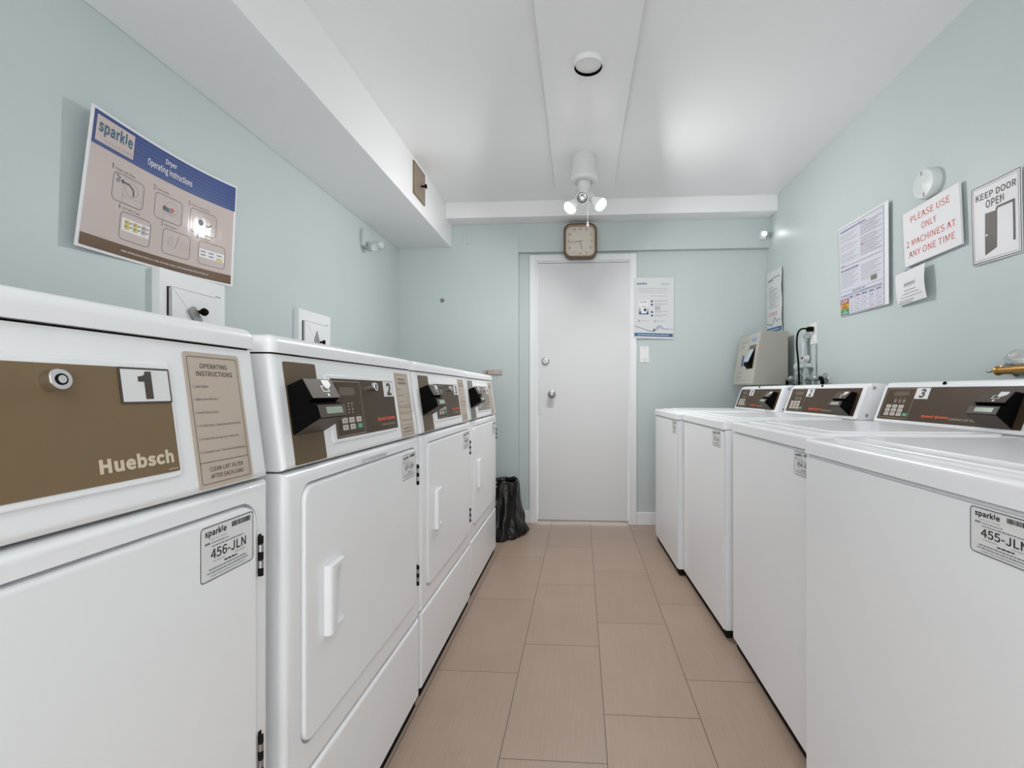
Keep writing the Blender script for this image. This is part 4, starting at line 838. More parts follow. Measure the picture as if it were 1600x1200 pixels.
# washer instructions
M_LAV = mat('lavender_paper', (0.63, 0.635, 0.70), 0.4)
M_GRNP = mat('sign_green', (0.03, 0.27, 0.13), 0.5); M_YELP = mat('sign_amber', (0.62, 0.33, 0.03), 0.5); M_REDP = mat('sign_dark_red', (0.30, 0.05, 0.045), 0.5)
def draw_ins(q, W, H):
    e = -E
    q.rect(0.006, 0.004, W - 0.030, H - 0.012, e, M_LAV, nx=4, nz=10)
    q.frame(0.004, 0.003, W - 0.030, H - 0.010, 0.0022, e * 2, M_NAVY)
    q.text('TOP LOAD WASHER OPERATING INSTRUCTIONS', 0.022, H - 0.036, 0.260, H - 0.026, e * 2, M_NAVY, bold=0.03)
    for k in range(19):
        z = H - 0.048 - 0.0088 * k
        if k not in (6, 11): q.greek(0.024, 0.190 - (k % 4) * 0.02, z, 0.0024, e * 2, M_GINK if k % 3 else M_LINK, None, k)
        if k not in (7,): q.greek(0.212, 0.388 - (k % 3) * 0.024, z + 0.004, 0.0026, e * 2, M_GINK if k % 2 else M_INK, None, k + 40)
    q.rect(0.212, H - 0.148, 0.240, H - 0.144, e * 3, M_RED); q.rect(0.026, H - 0.222, 0.066, H - 0.218, e * 3, M_RED)
    q.greek(0.022, 0.390, H - 0.228, 0.004, e * 2, M_GINK, None, 77)
    q.text('FRONT LOAD WASHER INSTRUCTIONS', 0.020, H - 0.252, 0.190, H - 0.241, e * 2, M_NAVY, bold=0.03)
    for k in range(9):
        z = H - 0.262 - 0.0095 * k
        q.greek(0.024, 0.185 - (k % 3) * 0.024, z, 0.0024, e * 2, M_GINK, None, k + 9)
        q.greek(0.212, 0.380 - (k % 3) * 0.03, z + 0.006, 0.0024, e * 2, M_GINK, None, k + 60)
    q.rect(0.295, 0.140, 0.345, 0.164, e * 3, M_GBR)
    q.rect(0.008, 0.128, W - 0.032, 0.1292, e * 2, M_NAVY)
    q.text('FOLLOW THE LIGHT', 0.130, 0.116, 0.250, 0.124, e * 2, M_NAVY, bold=0.02)
    q.text('THE COLOUR OF THE LIGHT TELLS YOU WHICH MACHINE TO USE OR TO AVOID', 0.020, 0.103, 0.385, 0.111, e * 2, M_NAVY, bold=0.02)
    for z in (0.098, 0.0835, 0.056, 0.030): q.rect(0.094 if z < 0.09 else 0.008, z, W - 0.032, z + 0.001, e * 2, M_NAVY)
    for x in (0.155, 0.215, 0.285, 0.345): q.rect(x, 0.006, x + 0.001, 0.098, e * 2, M_NAVY)
    for k in range(5): q.greek(0.100 + 0.06 * k, 0.138 + 0.06 * k, 0.088, 0.006, e * 2, M_NAVY, None, k)
    for k in range(5):
        for j in range(3): q.greek(0.104 + 0.062 * k, 0.132 + 0.062 * k, 0.068 - 0.026 * j, 0.004, e * 2, (M_LINK, M_RED, M_GINK, M_TEAL)[(k + j) % 4], None, k + j, (0.004, 0.01))
    for (z0, z1, m_) in ((0.062, 0.090, M_REDP), (0.034, 0.062, M_YELP), (0.006, 0.034, M_GRNP)): q.rect(0.012, z0, 0.092, z1, e * 3, m_)
    q.text('STOP', 0.022, 0.067, 0.082, 0.085, e * 4, M_PAP, bold=0.03)
    q.text('BE', 0.044, 0.050, 0.060, 0.058, e * 4, M_DBR, bold=0.03); q.text('CAREFUL', 0.024, 0.038, 0.082, 0.047, e * 4, M_DBR, bold=0.03)
    q.text('GO', 0.044, 0.022, 0.062, 0.030, e * 4, M_PAP, bold=0.03); q.text('AHEAD', 0.026, 0.010, 0.080, 0.019, e * 4, M_PAP, bold=0.03)
sheet('instruction_sign', 'tall lavender-white instruction sheet with red, amber and green boxes on right wall', 'sign',
      ((1.454, 2.738, 1.959), (1.444, 2.292, 1.945), (1.444, 2.288, 1.460), (1.454, 2.712, 1.465)), 0.432, 0.490, (-1, 0, 0), draw_ins, th=0.003)
# please use only 2 machines
def draw_use(q, W, H):
    e = -E
    q.frame(0.0, 0.0, W, H, 0.0012, e, M_LINK)
    q.text('PLEASE USE', 0.050, 0.186, 0.268, 0.214, e, M_RED, bold=0.006)
    q.text('ONLY', 0.112, 0.136, 0.196, 0.164, e, M_RED, bold=0.006)
    q.text('2 MACHINES AT', 0.018, 0.082, 0.292, 0.110, e, M_RED, bold=0.006)
    q.text('ANY ONE TIME', 0.030, 0.034, 0.286, 0.062, e, M_RED, bold=0.006)
sheet('rule_sign', 'white sign with red letters PLEASE USE ONLY 2 MACHINES on right wall', 'sign',
      ((1.448, 2.196, 1.840), (1.448, 1.880, 1.850), (1.448, 1.866, 1.607), (1.448, 2.180, 1.598)), 0.318, 0.244, (-1, 0, 0), draw_use, th=0.006)
# keep door open
def draw_keep(q, W, H):
    e = -E; m = M_DOORINK
    q.frame(0.003, 0.003, W - 0.003, H - 0.003, 0.0035, e, m)
    q.frame(0.012, 0.012, W - 0.012, H - 0.012, 0.0014, e, m)
    q.text('KEEP DOOR', 0.022, 0.232, W - 0.020, 0.256, e, m, bold=0.03)
    q.text('OPEN', 0.062, 0.196, W - 0.070, 0.225, e, m, bold=0.03)
    q.face([(0.060, 0.026), (0.108, 0.044), (0.108, 0.176), (0.060, 0.178)][::-1], e, m)
    q.disc(0.067, 0.098, 0.004, e * 2, M_PAP, n=12)
    q.line([(0.106, 0.176), (0.106, 0.186), (0.176, 0.186)], 0.008, e, m)
    q.line([(0.174, 0.190), (0.174, 0.050)], 0.009, e, m)
M_DOORINK = mat('sign_dark_brown', (0.055, 0.042, 0.036), 0.45)
sheet('door_sign', 'paper sign KEEP DOOR OPEN with a drawn open door, high on right wall', 'sign',
      ((1.455, 1.842, 1.800), (1.452, 1.634, 1.793), (1.452, 1.634, 1.508), (1.455, 1.832, 1.511)), 0.205, 0.290, (-1, 0, 0), draw_keep,
      bulge=lambda s, t: 0.002 * math.sin(5 * s + 3 * t) + 0.002)
# small warning note
def draw_warn(q, W, H):
    e = -E
    q.text('WARNING', 0.060, 0.078, 0.140, 0.091, e, M_INK, bold=0.004); q.rect(0.060, 0.0745, 0.140, 0.0755, e, M_INK)
    for k, (a, b) in enumerate(((0.062, 0.140), (0.046, 0.156), (0.026, 0.176), (0.014, 0.12))):
        q.greek(a, b, 0.055 - 0.014 * k, 0.0035, e, M_GINK, None, k + 2, (0.004, 0.012), 0.002)
    q.greek(0.006, 0.110, 0.004, 0.004, e, M_GINK, None, 8, (0.004, 0.012), 0.002)
sheet('warning_note', 'small curled white WARNING note hanging below the red-lettered sign', 'paper note',
      ((1.448, 2.245, 1.580), (1.436, 2.045, 1.585), (1.436, 2.034, 1.440), (1.448, 2.228, 1.436)), 0.198, 0.146, (-1, 0, 0), draw_warn,
      bulge=lambda s, t: 0.007 * math.sin(PI * t) * (0.5 + 0.5 * s) + 0.003)
tag(MB().ball((1.446, 2.172, 1.583), 0.009, M_NAVY, sc=(0.4, 1.6, 0.6)).cyl((1.457, 2.172, 1.583), (1.446, 2.172, 1.583), 0.004, M_NAVY, 10).build('thumb_tack', None, (1.452, 2.172, 1.583)), 'dark blue tack at the top of the white WARNING note', 'tack')

# service posters
M_SVB = mat('service_blue', (0.02, 0.12, 0.27), 0.4); M_SVG = mat('pale_grey_print', (0.66, 0.67, 0.68), 0.45)
M_MIST = mat('water_print', (0.34, 0.42, 0.50), 0.5)
def draw_service(q, W, H):
    e = -E
    q.rect(0.003, 0.003, W - 0.003, H - 0.003, e, M_SVG, nx=4, nz=6)
    q.text('sparkle', 0.026, H - 0.060, 0.108, H - 0.036, e * 2, M_NAVY, bold=0.03)
    q.text('Service', W - 0.105, H - 0.056, W - 0.038, H - 0.040, e * 2, M_GINK)
    for k in range(3): q.greek(0.040 + 0.01 * (k == 2), W - 0.050 - 0.02 * (k == 2), H - 0.086 - 0.015 * k, 0.004, e * 2, M_LINK, None, k, (0.008, 0.03), 0.003)
    q.greek(0.145, W - 0.06, H - 0.145, 0.004, e * 2, M_LINK, None, 9, (0.008, 0.03), 0.003)
    q.rect(0.044, 0.188, 0.122, 0.300, e * 2, M_PAP); q.rect(0.044, 0.188, 0.122, 0.212, e * 3, M_TEAL); q.rect(0.062, 0.196, 0.106, 0.256, e * 4, M_PAP)
    q.disc(0.094, 0.224, 0.011, e * 5, M_INK); q.text('sparkle', 0.056, 0.280, 0.108, 0.292, e * 3, M_NAVY, bold=0.03); q.rect(0.072, 0.246, 0.104, 0.250, e * 5, M_GINK)
    q.rect(0.044, 0.212, 0.058, 0.240, e * 3, M_MIST); q.rect(0.110, 0.212, 0.122, 0.236, e * 3, M_MIST)
    for k, z in enumerate((0.292, 0.266, 0.208, 0.180)):
        q.disc(0.150, z, 0.0085, e * 3, M_NAVY); q.greek(0.170, 0.285 - 0.01 * (k % 2), z + 0.004, 0.0032, e * 2, M_GINK, None, k, (0.008, 0.03), 0.003); q.greek(0.170, 0.235, z - 0.006, 0.0032, e * 2, M_LINK, None, k + 5, (0.008, 0.03), 0.003)
    for k in range(3): q.greek(0.174, 0.220, 0.246 - 0.010 * k, 0.005, e * 2, M_GINK, None, k + 8, (0.02, 0.04), 0.003)
    for x in (0.045, 0.175):
        q.disc(x, 0.136, 0.009, e * 2, M_GINK); q.disc(x, 0.136, 0.005, e * 3, M_SVG); q.greek(x + 0.018, x + 0.090, 0.139, 0.0032, e * 2, M_LINK, None, 3, (0.01, 0.03), 0.003); q.greek(x + 0.018, x + 0.060, 0.131, 0.0032, e * 2, M_LINK, None, 4, (0.01, 0.03), 0.003)
    pts = [(0.004, 0.098), (0.05, 0.086), (0.10, 0.070), (0.13, 0.060), (0.165, 0.058), (0.185, 0.074), (0.21, 0.092), (0.24, 0.080), (0.28, 0.078), (W - 0.006, 0.076)]
    q.line(pts, 0.005, e * 2, M_MIST); q.line([(p[0] + 0.004, p[1] - 0.005) for p in pts[:-1]], 0.0025, e * 3, M_GINK)
    q.disc(0.168, 0.068, 0.009, e * 3, M_TEAL); q.line([(0.18, 0.08), (0.215, 0.104), (0.24, 0.088)], 0.010, e * 2, M_MIST)
    q.rect(0.006, 0.016, W - 0.008, 0.042, e * 3, M_SVB); q.greek(0.034, W - 0.04, 0.026, 0.005, e * 4, M_SVG, None, 5, (0.01, 0.04), 0.004)
sheet('service_poster', 'white service poster with blue bottom band beside the door', 'poster',
      ((0.429, YR - 0.018, 1.947), (0.744, YR - 0.004, 1.945), (0.744, YR - 0.004, 1.462), (0.429, YR - 0.018, 1.472)), 0.330, 0.478, (0, -1, 0), draw_service, th=0.003)
def draw_service2(q, W, H):
    e = -E
    q.rect(0.003, 0.003, W - 0.003, H - 0.003, e, M_SVG, nx=10, nz=10)
    q.text('sparkle', 0.030, H - 0.080, 0.130, H - 0.050, e * 2, M_NAVY, bold=0.03)
    q.greek(W - 0.17, W - 0.03, H - 0.058, 0.008, e * 2, M_GINK, None, 1, (0.02, 0.05), 0.005)
    q.greek(0.045, 0.13, H - 0.125, 0.006, e * 2, M_GINK, None, 3, (0.02, 0.04), 0.005)
    for k in range(13): q.greek(0.045, W - 0.07 - 0.03 * (k % 3), H - 0.145 - 0.011 * k, 0.0045, e * 2, M_LINK if k % 2 else M_GINK, None, k, (0.01, 0.03), 0.004)
    for k in range(4): q.line([(0.05 + 0.045 * k, 0.125), (0.056 + 0.045 * k, 0.150), (0.075 + 0.045 * k, 0.150), (0.072 + 0.045 * k, 0.125)], 0.006, e * 2, M_RED)
    pts = [(0.004, 0.078), (0.06, 0.066), (0.10, 0.060), (0.13, 0.072), (0.17, 0.115), (0.20, 0.085), (0.24, 0.090), (W - 0.006, 0.085)]
    q.line(pts, 0.007, e * 2, M_MIST); q.line([(p[0] + 0.004, p[1] - 0.006) for p in pts[:-1]], 0.004, e * 3, M_GINK)
    q.rect(0.006, 0.004, W - 0.008, 0.038, e * 3, M_SVB, nx=8); q.greek(0.04, W - 0.05, 0.018, 0.006, e * 4, M_SVG, None, 5, (0.01, 0.04), 0.004)
sheet('service_poster', 'narrow curling white poster with red icons above the grey payment box', 'poster',
      ((1.454, 3.735, 1.955), (1.450, 3.460, 1.945), (1.450, 3.450, 1.487), (1.454, 3.735, 1.494)), 0.300, 0.465, (-1, 0, 0), draw_service2, th=0.0015,
      bulge=lambda s, t: 0.002 + 0.006 * s * math.sin(2.2 * PI * t) ** 2)

# ---------------------------------------------------------------- wall clock
ck = thing('wall_clock', 'square brown-rimmed wall clock with cream face above the door', 'clock', (0.010, YU, 2.083))
ck['label'] = 'square brown-rimmed wall clock with cream face above the door'
M_WOOD = mat('clock_brown', (0.11, 0.065, 0.035), 0.35, var=0.25, vscale=20)
M_GOLD = mat('clock_gold', (0.55, 0.38, 0.22), 0.3, metal=0.7)
M_CLK = mat('clock_cream', (0.66, 0.60, 0.52), 0.4)
cw, ch = 0.257, 0.272
ring = cut(MB().prism(MB.rr(-cw / 2, 0, cw / 2, ch, 0.058, 8), 'y', -0.062, 0.0, M_WOOD, 0.008, 3, edges=lambda a, b: a.y < -0.05 and b.y < -0.05),
           MB().prism(MB.rr(-cw / 2 + 0.020, 0.020, cw / 2 - 0.020, ch - 0.020, 0.044, 8), 'y', -0.1, -0.040, M_WOOD))
ring.build('rim', ck)
rg = MB(); rg.frame(-cw / 2 + 0.016, 0.016, cw / 2 - 0.016, ch - 0.016, 0.006, -0.0635, M_GOLD, 0.046, n=8); rg.build('gold_edge', ck)
fc = MB().plate(-cw / 2 + 0.021, 0.021, cw / 2 - 0.021, ch - 0.021, -0.046, -0.039, M_CLK, 0.042)
zc = ch / 2
for n in range(1, 13):
    a = PI / 2 - n * PI / 6
    x, z = math.cos(a), math.sin(a); k = 0.088 / max(abs(x), abs(z)); x, z = x * k * 0.98, z * k * 1.06
    if n in (1, 2, 4, 5, 7, 8, 10, 11): x *= 0.95; z *= 0.97
    wn_ = 0.010 if n < 10 else 0.020
    fc.text(str(n), x - wn_ / 2, zc + z - 0.009, x + wn_ / 2, zc + z + 0.009, -0.0465, M_DBR, bold=0.02)
fc.rect(-0.015, zc + 0.056, 0.013, zc + 0.059, -0.0465, M_LINK)
fc.build('face', ck)
def hand(nm, ang, L, back, wd, y):
    d = (math.sin(ang), math.cos(ang))
    MB().line([(-d[0] * back, zc - d[1] * back), (d[0] * L, zc + d[1] * L)], wd, y, M_GINK).line([(-d[0] * back, zc - d[1] * back), (d[0] * L, zc + d[1] * L)], wd * 0.9, y + 0.001, M_DBR).build(nm, ck)
hand('hour_hand', math.radians(169), 0.062, 0.004, 0.005, -0.048)
hand('minute_hand', math.radians(262), 0.084, 0.026, 0.0035, -0.0495)
hand('second_hand', math.radians(246), 0.056, 0.0, 0.0012, -0.051)

# ---------------------------------------------------------------- ceiling fixture: three-way socket cluster
ZD = 2.468
fx, fy = 0.030, 2.855
lamp = thing('ceiling_light', 'white ceiling socket cluster with two lit bulbs and one empty socket', 'ceiling light', (fx, fy, ZD))
M_PORC = mat('white_porcelain', (0.72, 0.72, 0.72), 0.28)
M_BULB = mat('bulb_glow', (1, 1, 1), 0.3, emit=(1.0, 0.98, 0.95), es=14.0)
M_BULBB = mat('bulb_body', (0.85, 0.85, 0.85), 0.15, emit=(1.0, 0.98, 0.95), es=0.02)
MB().lathe([(0.074, 0), (0.074, 0.014), (0.070, 0.018), (0.068, 0.074), (0.082, 0.108), (0.085, 0.132), (0.076, 0.148), (0.056, 0.153), (0.040, 0.146), (0.0, 0.146)], (0, 0, 0), (0, 0, -1), M_PORC, 40).build('base', lamp)
MB().lathe([(0.040, 0.140), (0.040, 0.195), (0.034, 0.205), (0.030, 0.228), (0.0, 0.232)], (0, 0, 0), (0, 0, -1), M_PORC, 28).build('adapter', lamp)
c0 = Vector((0, 0, -0.205))
def socket(d, bulb):
    d = Vector(d).normalized()
    sk = MB()
    if bulb:
        sk.lathe([(0.018, 0.0), (0.022, 0.03), (0.024, 0.075), (0.0, 0.075)], c0, d, M_PORC, 24); o = sk.build('socket', lamp)
        b = MB().lathe([(0.016, 0.070), (0.020, 0.085), (0.034, 0.112), (0.038, 0.128), (0.0385, 0.134)], c0, d, M_BULBB, 28); bo = b.build('bulb', o)
        f = MB().lathe([(0.0385, 0.132), (0.036, 0.146), (0.026, 0.158), (0.0, 0.164)], c0, d, M_BULB, 28); f.build('bulb_face', bo)
        p = Vector((fx, fy, ZD)) + c0 + d * 0.172
        area('flood_bulb_light', p, p + d, 0.07, 4.1, (1.0, 0.99, 0.975))
    else:
        sk.lathe([(0.020, -0.02), (0.026, 0.02), (0.035, 0.050), (0.038, 0.078), (0.034, 0.081), (0.031, 0.078), (0.028, 0.045), (0.016, 0.032), (0.0, 0.032)], c0 + Vector((-0.006, 0, -0.024)), d, M_PORC, 28)
        o = sk.build('socket', lamp)
        MB().lathe([(0.0265, 0.072), (0.024, 0.060), (0.026, 0.056), (0.021, 0.048), (0.016, 0.040), (0.0, 0.036)], c0 + Vector((-0.006, 0, -0.024)), d, M_CHR, 24, caps=(False, False)).build('screw_shell', o)
socket((-0.06, -0.84, -0.54), False)
socket((-0.60, -0.16, -0.76), True)
socket((0.72, -0.16, -0.66), True)
MB().cyl((0.022, -0.035, -0.19), (0.022, -0.035, -0.405), 0.0012, M_PORC, 8).build('pull_cord', lamp)
MB().lathe([(0.0025, 0), (0.006, 0.018), (0.0075, 0.030), (0.0, 0.032)], (0.022, -0.035, -0.400), (0, 0, -1), M_PLW, 14).build('cord_pull', lamp)

# round cover on the duct
sm = thing('ceiling_cover', 'round white cover plate with dark rim on the ceiling duct', 'ceiling cover', (0.040, 2.035, ZD))
MB().lathe([(0.068, 0), (0.068, 0.017), (0.065, 0.021), (0.0605, 0.021), (0.0605, 0.0185)], (0, 0, 0), (0, 0, -1), M_PLW, 48, caps=(True, False)).build('rim', sm)
MB().lathe([(0.0606, 0.0195), (0.0602, 0.003), (0.0, 0.003)], (0, 0, 0), (0, 0, -1), M_BLK, 48, caps=(False, False)).build('recess', sm)
MB().lathe([(0.030, 0.0035), (0.0575, 0.005), (0.0575, 0.0085), (0.056, 0.010), (0.0, 0.0105)], (0.0, -0.002, 0), (0.0, 0.03, -1), M_PLW, 48).build('cover', sm)

# corner lamp
cl = thing('corner_lamp', 'tiny bright lamp in the upper right corner by the beam', 'lamp', (1.402, YU, 2.215))
MB().box((-0.02, -0.03, 0.0), (0.02, 0.0, 0.06), M_PLW, 0.004, 2).build('bracket', cl)
MB().lathe([(0.011, 0.0), (0.018, 0.03), (0.019, 0.052), (0.0, 0.052)], (0, -0.03, 0.034), (-0.25, -1, -0.25), M_PLW, 20).build('lamp_head', cl)
MB().lathe([(0.016, 0.0525), (0.012, 0.057), (0.0, 0.058)], (0, -0.03, 0.034), (-0.25, -1, -0.25), mat('lamp_glow', (1, 1, 1), 0.3, emit=(1, 1, 1), es=14.0), 20).build('lens', cl)

# ---------------------------------------------------------------- small things on the back wall
def cover_plate(name, label, cat, x0, z0, x1, z1, y, switch):
    t = thing(name, label, cat, ((x0 + x1) / 2, y, z0)); hw = (x1 - x0) / 2; h = z1 - z0
    m = M_PLW if switch else M_WALL
    MB().plate(-hw, 0, hw, h, -0.006, 0, m, 0.004, 0.002).build('plate', t)
    if switch:
        MB().plate(-0.017, h / 2 - 0.034, 0.017, h / 2 + 0.034, -0.010, -0.005, M_PLW, 0.002, 0.001).build('rocker', t)
    for z in (0.014, h - 0.014):
        MB().lathe([(0.004, 0), (0.003, 0.002), (0, 0.002)], (0, -0.006, z), (0, -1, 0), M_GINK, 10).build('screw', t)
    return t
cover_plate('light_switch', 'white rocker light switch below the service poster', 'light switch', 0.481, 1.280, 0.553, 1.408, YR, True)
cover_plate('blank_plate', 'mint-painted blank cover plate high on the back wall by the soffit', 'cover plate', -0.918, 2.226, -0.856, 2.334, YU, False)
hk = thing('hook_rail', 'small pale wooden hook rail on the back wall above the farthest dryer', 'hook rail', (-0.682, YU, 1.188))
M_PALE = mat('pale_wood', (0.50, 0.42, 0.38), 0.5, var=0.15, vscale=30)
MB().box((-0.074, -0.014, 0), (0.074, 0, 0.036), M_PALE, 0.002, 2).build('rail', hk)
for x in (-0.042, 0.010, 0.052):
    MB().tube([(x, -0.014, 0.024), (x, -0.026, 0.018), (x, -0.034, 0.010), (x, -0.036, 0.022)], 0.004, M_DBR if x < 0 else M_PALE, 8).build('hook', hk)
tag(MB().lathe([(0.018, 0), (0.015, 0.003), (0.0, 0.004)], (-1.093, YU, 1.780), (0, -1, 0), M_GBR, 16).build('wall_plug', None, (-1.093, YU, 1.780)), 'small round grey cap alone on the back wall left of the door', 'wall plug')

# brass plate on the soffit
bp_ = thing('access_plate', 'brown metal access plate with black knob on the white soffit', 'access plate', (XS, 2.935, 2.270), PI / 2)
M_BRZ = mat('bronze_plate', (0.30, 0.235, 0.165), 0.4, metal=0.35)
MB().plate(-0.106, 0.0, 0.106, 0.205, -0.007, 0, M_BRZ, 0.002, 0.002).build('plate', bp_)
MB().frame(-0.106, 0.0, 0.106, 0.205, 0.006, -0.0074, M_POBR, 0.002).build('edge', bp_)
MB().lathe([(0.008, 0), (0.006, 0.008), (0.005, 0.020), (0.013, 0.024), (0.014, 0.032), (0.0, 0.034)], (0.040, -0.007, 0.103), (0, -1, 0), M_BLK, 18).build('knob', bp_)

# twin-head emergency lamp, painted over, on the left wall
em = thing('emergency_light', 'mint-painted emergency light with two small heads high on left wall', 'emergency light', (XL, 3.135, 1.995), PI / 2)
MB().box((-0.085, -0.030, 0.03), (0.045, 0, 0.145), M_WALL, 0.006, 2).build('back_box', em)
for (x, z, d) in ((-0.045, 0.045, (-0.3, -0.8, -0.6)), (0.045, 0.075, (0.7, -0.75, -0.15))):
    h = MB().cyl((x - 0.0, -0.028, z + 0.02), (x, -0.055, z + 0.01), 0.007, M_WALL, 10)
    h.lathe([(0.014, -0.012), (0.026, 0.0), (0.028, 0.035), (0.024, 0.036), (0.020, 0.028), (0.0, 0.026)], (x, -0.062, z), d, M_WALL, 20)
    h.build('lamp_head', em)

# ---------------------------------------------------------------- vent control boxes behind the dryers
def vent_box(label, Y0, Y1, zt, turned):
    t = thing('vent_box', label, 'wall box', (XL, (Y0 + Y1) / 2, zt - 0.30), PI / 2, 'white hinged boxes above the dryers')
    hw = (Y1 - Y0) / 2
    MB().plate(-hw, 0, hw, 0.30, -0.028, 0, M_TRIM, 0.003, 0.003).build('frame', t)
    d = MB().plate(-hw + 0.040, 0.045, hw - 0.060, 0.241, -0.036, -0.027, M_TRIM, 0.002, 0.003).build('door', t)
    MB().plate(-hw + 0.0375, 0.0425, hw - 0.0575, 0.2435, -0.0284, -0.027, M_GINK, 0.003).build('door_gap_shade', t)  # grey plate paints the shaded gap round the door
    MB().box((-hw + 0.028, -0.031, 0.11), (-hw + 0.036, -0.0285, 0.240), M_DARK).cyl((-hw + 0.034, -0.033, 0.112), (-hw + 0.034, -0.033, 0.236), 0.003, M_STL, 10).build('hinge', t)
    MB().box((hw - 0.052, -0.0298, 0.246), (hw - 0.026, -0.0283, 0.2485), M_GINK, M=None).build('scratch', t)
    if turned:
        q = MB().plate(-0.016, -0.030, 0.016, 0.030, -0.014, 0, M_LATCH, 0.004, 0.002, M=Matrix.Translation((-0.016, -0.034, 0.154)) @ Matrix.Rotation(math.radians(-38), 4, 'Y'))
        q.build('latch', d)
        MB().lathe([(0.007, 0), (0.006, 0.016), (0.013, 0.022), (0.015, 0.030), (0.010, 0.038), (0.0, 0.039)], (0.002, -0.034, 0.170), (0, -1, 0), M_BLK, 18).build('knob', d)
    else:
        pts = [(0.0, 0.045)] + [(0.024 * math.sin(a), -0.012 - 0.024 * math.cos(a) + 0.0) for a in [math.radians(k) for k in range(110, -111, -20)]]
        q = MB().prism([(p[0] - 0.004, p[1] + 0.156) for p in pts], 'y', -0.040, -0.034, M_LATCH, 0.001, 2); q.build('latch', d)
        MB().lathe([(0.006, 0), (0.005, 0.014), (0.011, 0.018), (0.012, 0.026), (0.0, 0.030)], (0.032, -0.034, 0.143), (0, -1, 0), M_BLK, 16).build('knob', d)
        MB().rect(-0.012, 0.203, 0.022, 0.207, -0.0344, M_GINK).rect(-0.008, 0.196, 0.026, 0.200, -0.0344, M_GINK).build('maker_mark', d)
    return t
vent_box('white hinged wall box with black ball knob, partly behind the dryer poster', 1.520, 1.818, 1.477, True)
vent_box('white hinged wall box with drop-shaped latch above the second and third dryers', 2.320, 2.628, 1.479, False)

# ---------------------------------------------------------------- payment box in the right corner
M_BOX = mat('grey_beige_metal', (0.36, 0.345, 0.31), 0.45, bump=0.03, bscale=200)
M_BOXF = mat('grey_beige_face', (0.47, 0.455, 0.40), 0.42)
bx = thing('payment_box', 'grey-beige wall payment box with slanted face in the right corner', 'payment box', (1.41, 3.685, 1.095), -PI / 2)
# local: x along -Y (0..0.415), y into the wall, front top y=-0.176, bottom y=-0.235
bw, bh = 0.415, 0.366
MB().prism([(-0.235, 0.0), (-0.176, bh), (0.0, bh), (0.0, 0.0)], 'x', 0, bw, M_BOX, 0.004, 2).box((0.05, 0.0, 0.05), (bw - 0.15, 0.048, bh - 0.05), M_BOX).build('housing', bx)
Mb = face_matrix(-0.235, 0.0, -0.176, bh); hb_ = math.hypot(bh, 0.059)
fcx = cut(MB().plate(0.010, 0.010, bw - 0.008, hb_ - 0.008, -0.004, 0.0, M_BOXF, 0.004), MB().prism([(0.245, 0.115), (0.375, 0.115), (0.375, 0.285), (0.245, 0.285)], 'y', -0.02, 0.02, M_BOXF))
f2 = MB(); f2.add(fcx.v, fcx.f, M_BOXF, Mb)
e = -0.0044
f2.rect(0.06, 0.330, 0.370, 0.333, e, M_GINK, Mb); f2.greek(0.06, 0.230, 0.312, 0.006, e, M_GINK, Mb, 3, (0.02, 0.05), 0.006)
f2.rect(0.085, 0.270, 0.100, 0.292, e, M_GINK, Mb); f2.rect(0.100, 0.287, 0.135, 0.292, e, M_GINK, Mb)
f2.rect(0.270, 0.300, 0.365, 0.345, e, M_MIST, Mb); f2.rect(0.275, 0.318, 0.360, 0.322, e * 1.1, M_BLUE, Mb)
f2.rect(0.130, 0.140, 0.165, 0.222, e, M_BLUE, Mb); f2.frame(0.100, 0.128, 0.185, 0.232, 0.002, e, M_LINK, 0.002, Mb)
for k in range(4): f2.greek(0.070, 0.180 - 0.02 * (k % 2), 0.092 - 0.016 * k, 0.005, e, M_LINK if k % 2 else M_GINK, Mb, k, (0.01, 0.03), 0.004)
f2.greek(0.24, 0.36, 0.060, 0.005, e, M_LINK, Mb, 9, (0.01, 0.03), 0.004); f2.rect(0.03, 0.034, 0.385, 0.036, e, M_GINK, Mb)
f2.build('face_plate', bx)
MB().prism([(0.246, 0.116), (0.374, 0.116), (0.374, 0.284), (0.246, 0.284)], 'y', -0.0035, -0.001, mat('slot_recess_tan', (0.16, 0.12, 0.09), 0.5), M=Mb).build('slot', bx)  # tan recess behind the card slot
cr = MB().prism([(-0.003, 0.118), (-0.034, 0.142), (-0.032, 0.160), (-0.003, 0.262)], 'x', 0.262, 0.360, M_BLK, 0.002, 2, M=Mb).build('card_slot', bx)
MB().add([(0.268, -0.0335, 0.160), (0.350, -0.0335, 0.160), (0.350, -0.0062, 0.256), (0.268, -0.0062, 0.256)], [(0, 1, 2, 3)], mat('pale_blue_screen', (0.40, 0.50, 0.60), 0.25), Mb).build('screen', cr)

# ---------------------------------------------------------------- outlet, cords, pipes and valves on the right wall
ol = thing('wall_outlet', 'white wall outlet above the washers, black cord plugged in', 'outlet', (XR, 3.020, 1.345), -PI / 2)
MB().plate(-0.037, 0, 0.037, 0.132, -0.006, 0, M_PLW, 0.004, 0.002).build('plate', ol)
for z in (0.095, 0.037):
    q = MB().plate(-0.017, z - 0.019, 0.017, z + 0.019, -0.009, -0.005, M_PLW, 0.008, 0.001)
    for x in (-0.007, 0.007): q.rect(x - 0.0012, z - 0.006, x + 0.0012, z + 0.006, -0.0093, M_DARK)
    q.build('socket', ol)
cord = thing('power_cord', 'black power cord hanging down from the wall outlet', 'cord', (1.42, 3.06, 1.02))
def W2(o, p): return tuple(Vector(p) - o.location)
L_ = cord.location
MB().box(W2(cord, (1.415, 2.998, 1.423)), W2(cord, (1.4475, 3.034, 1.452)), M_BLK, 0.004, 2).build('plug', cord)
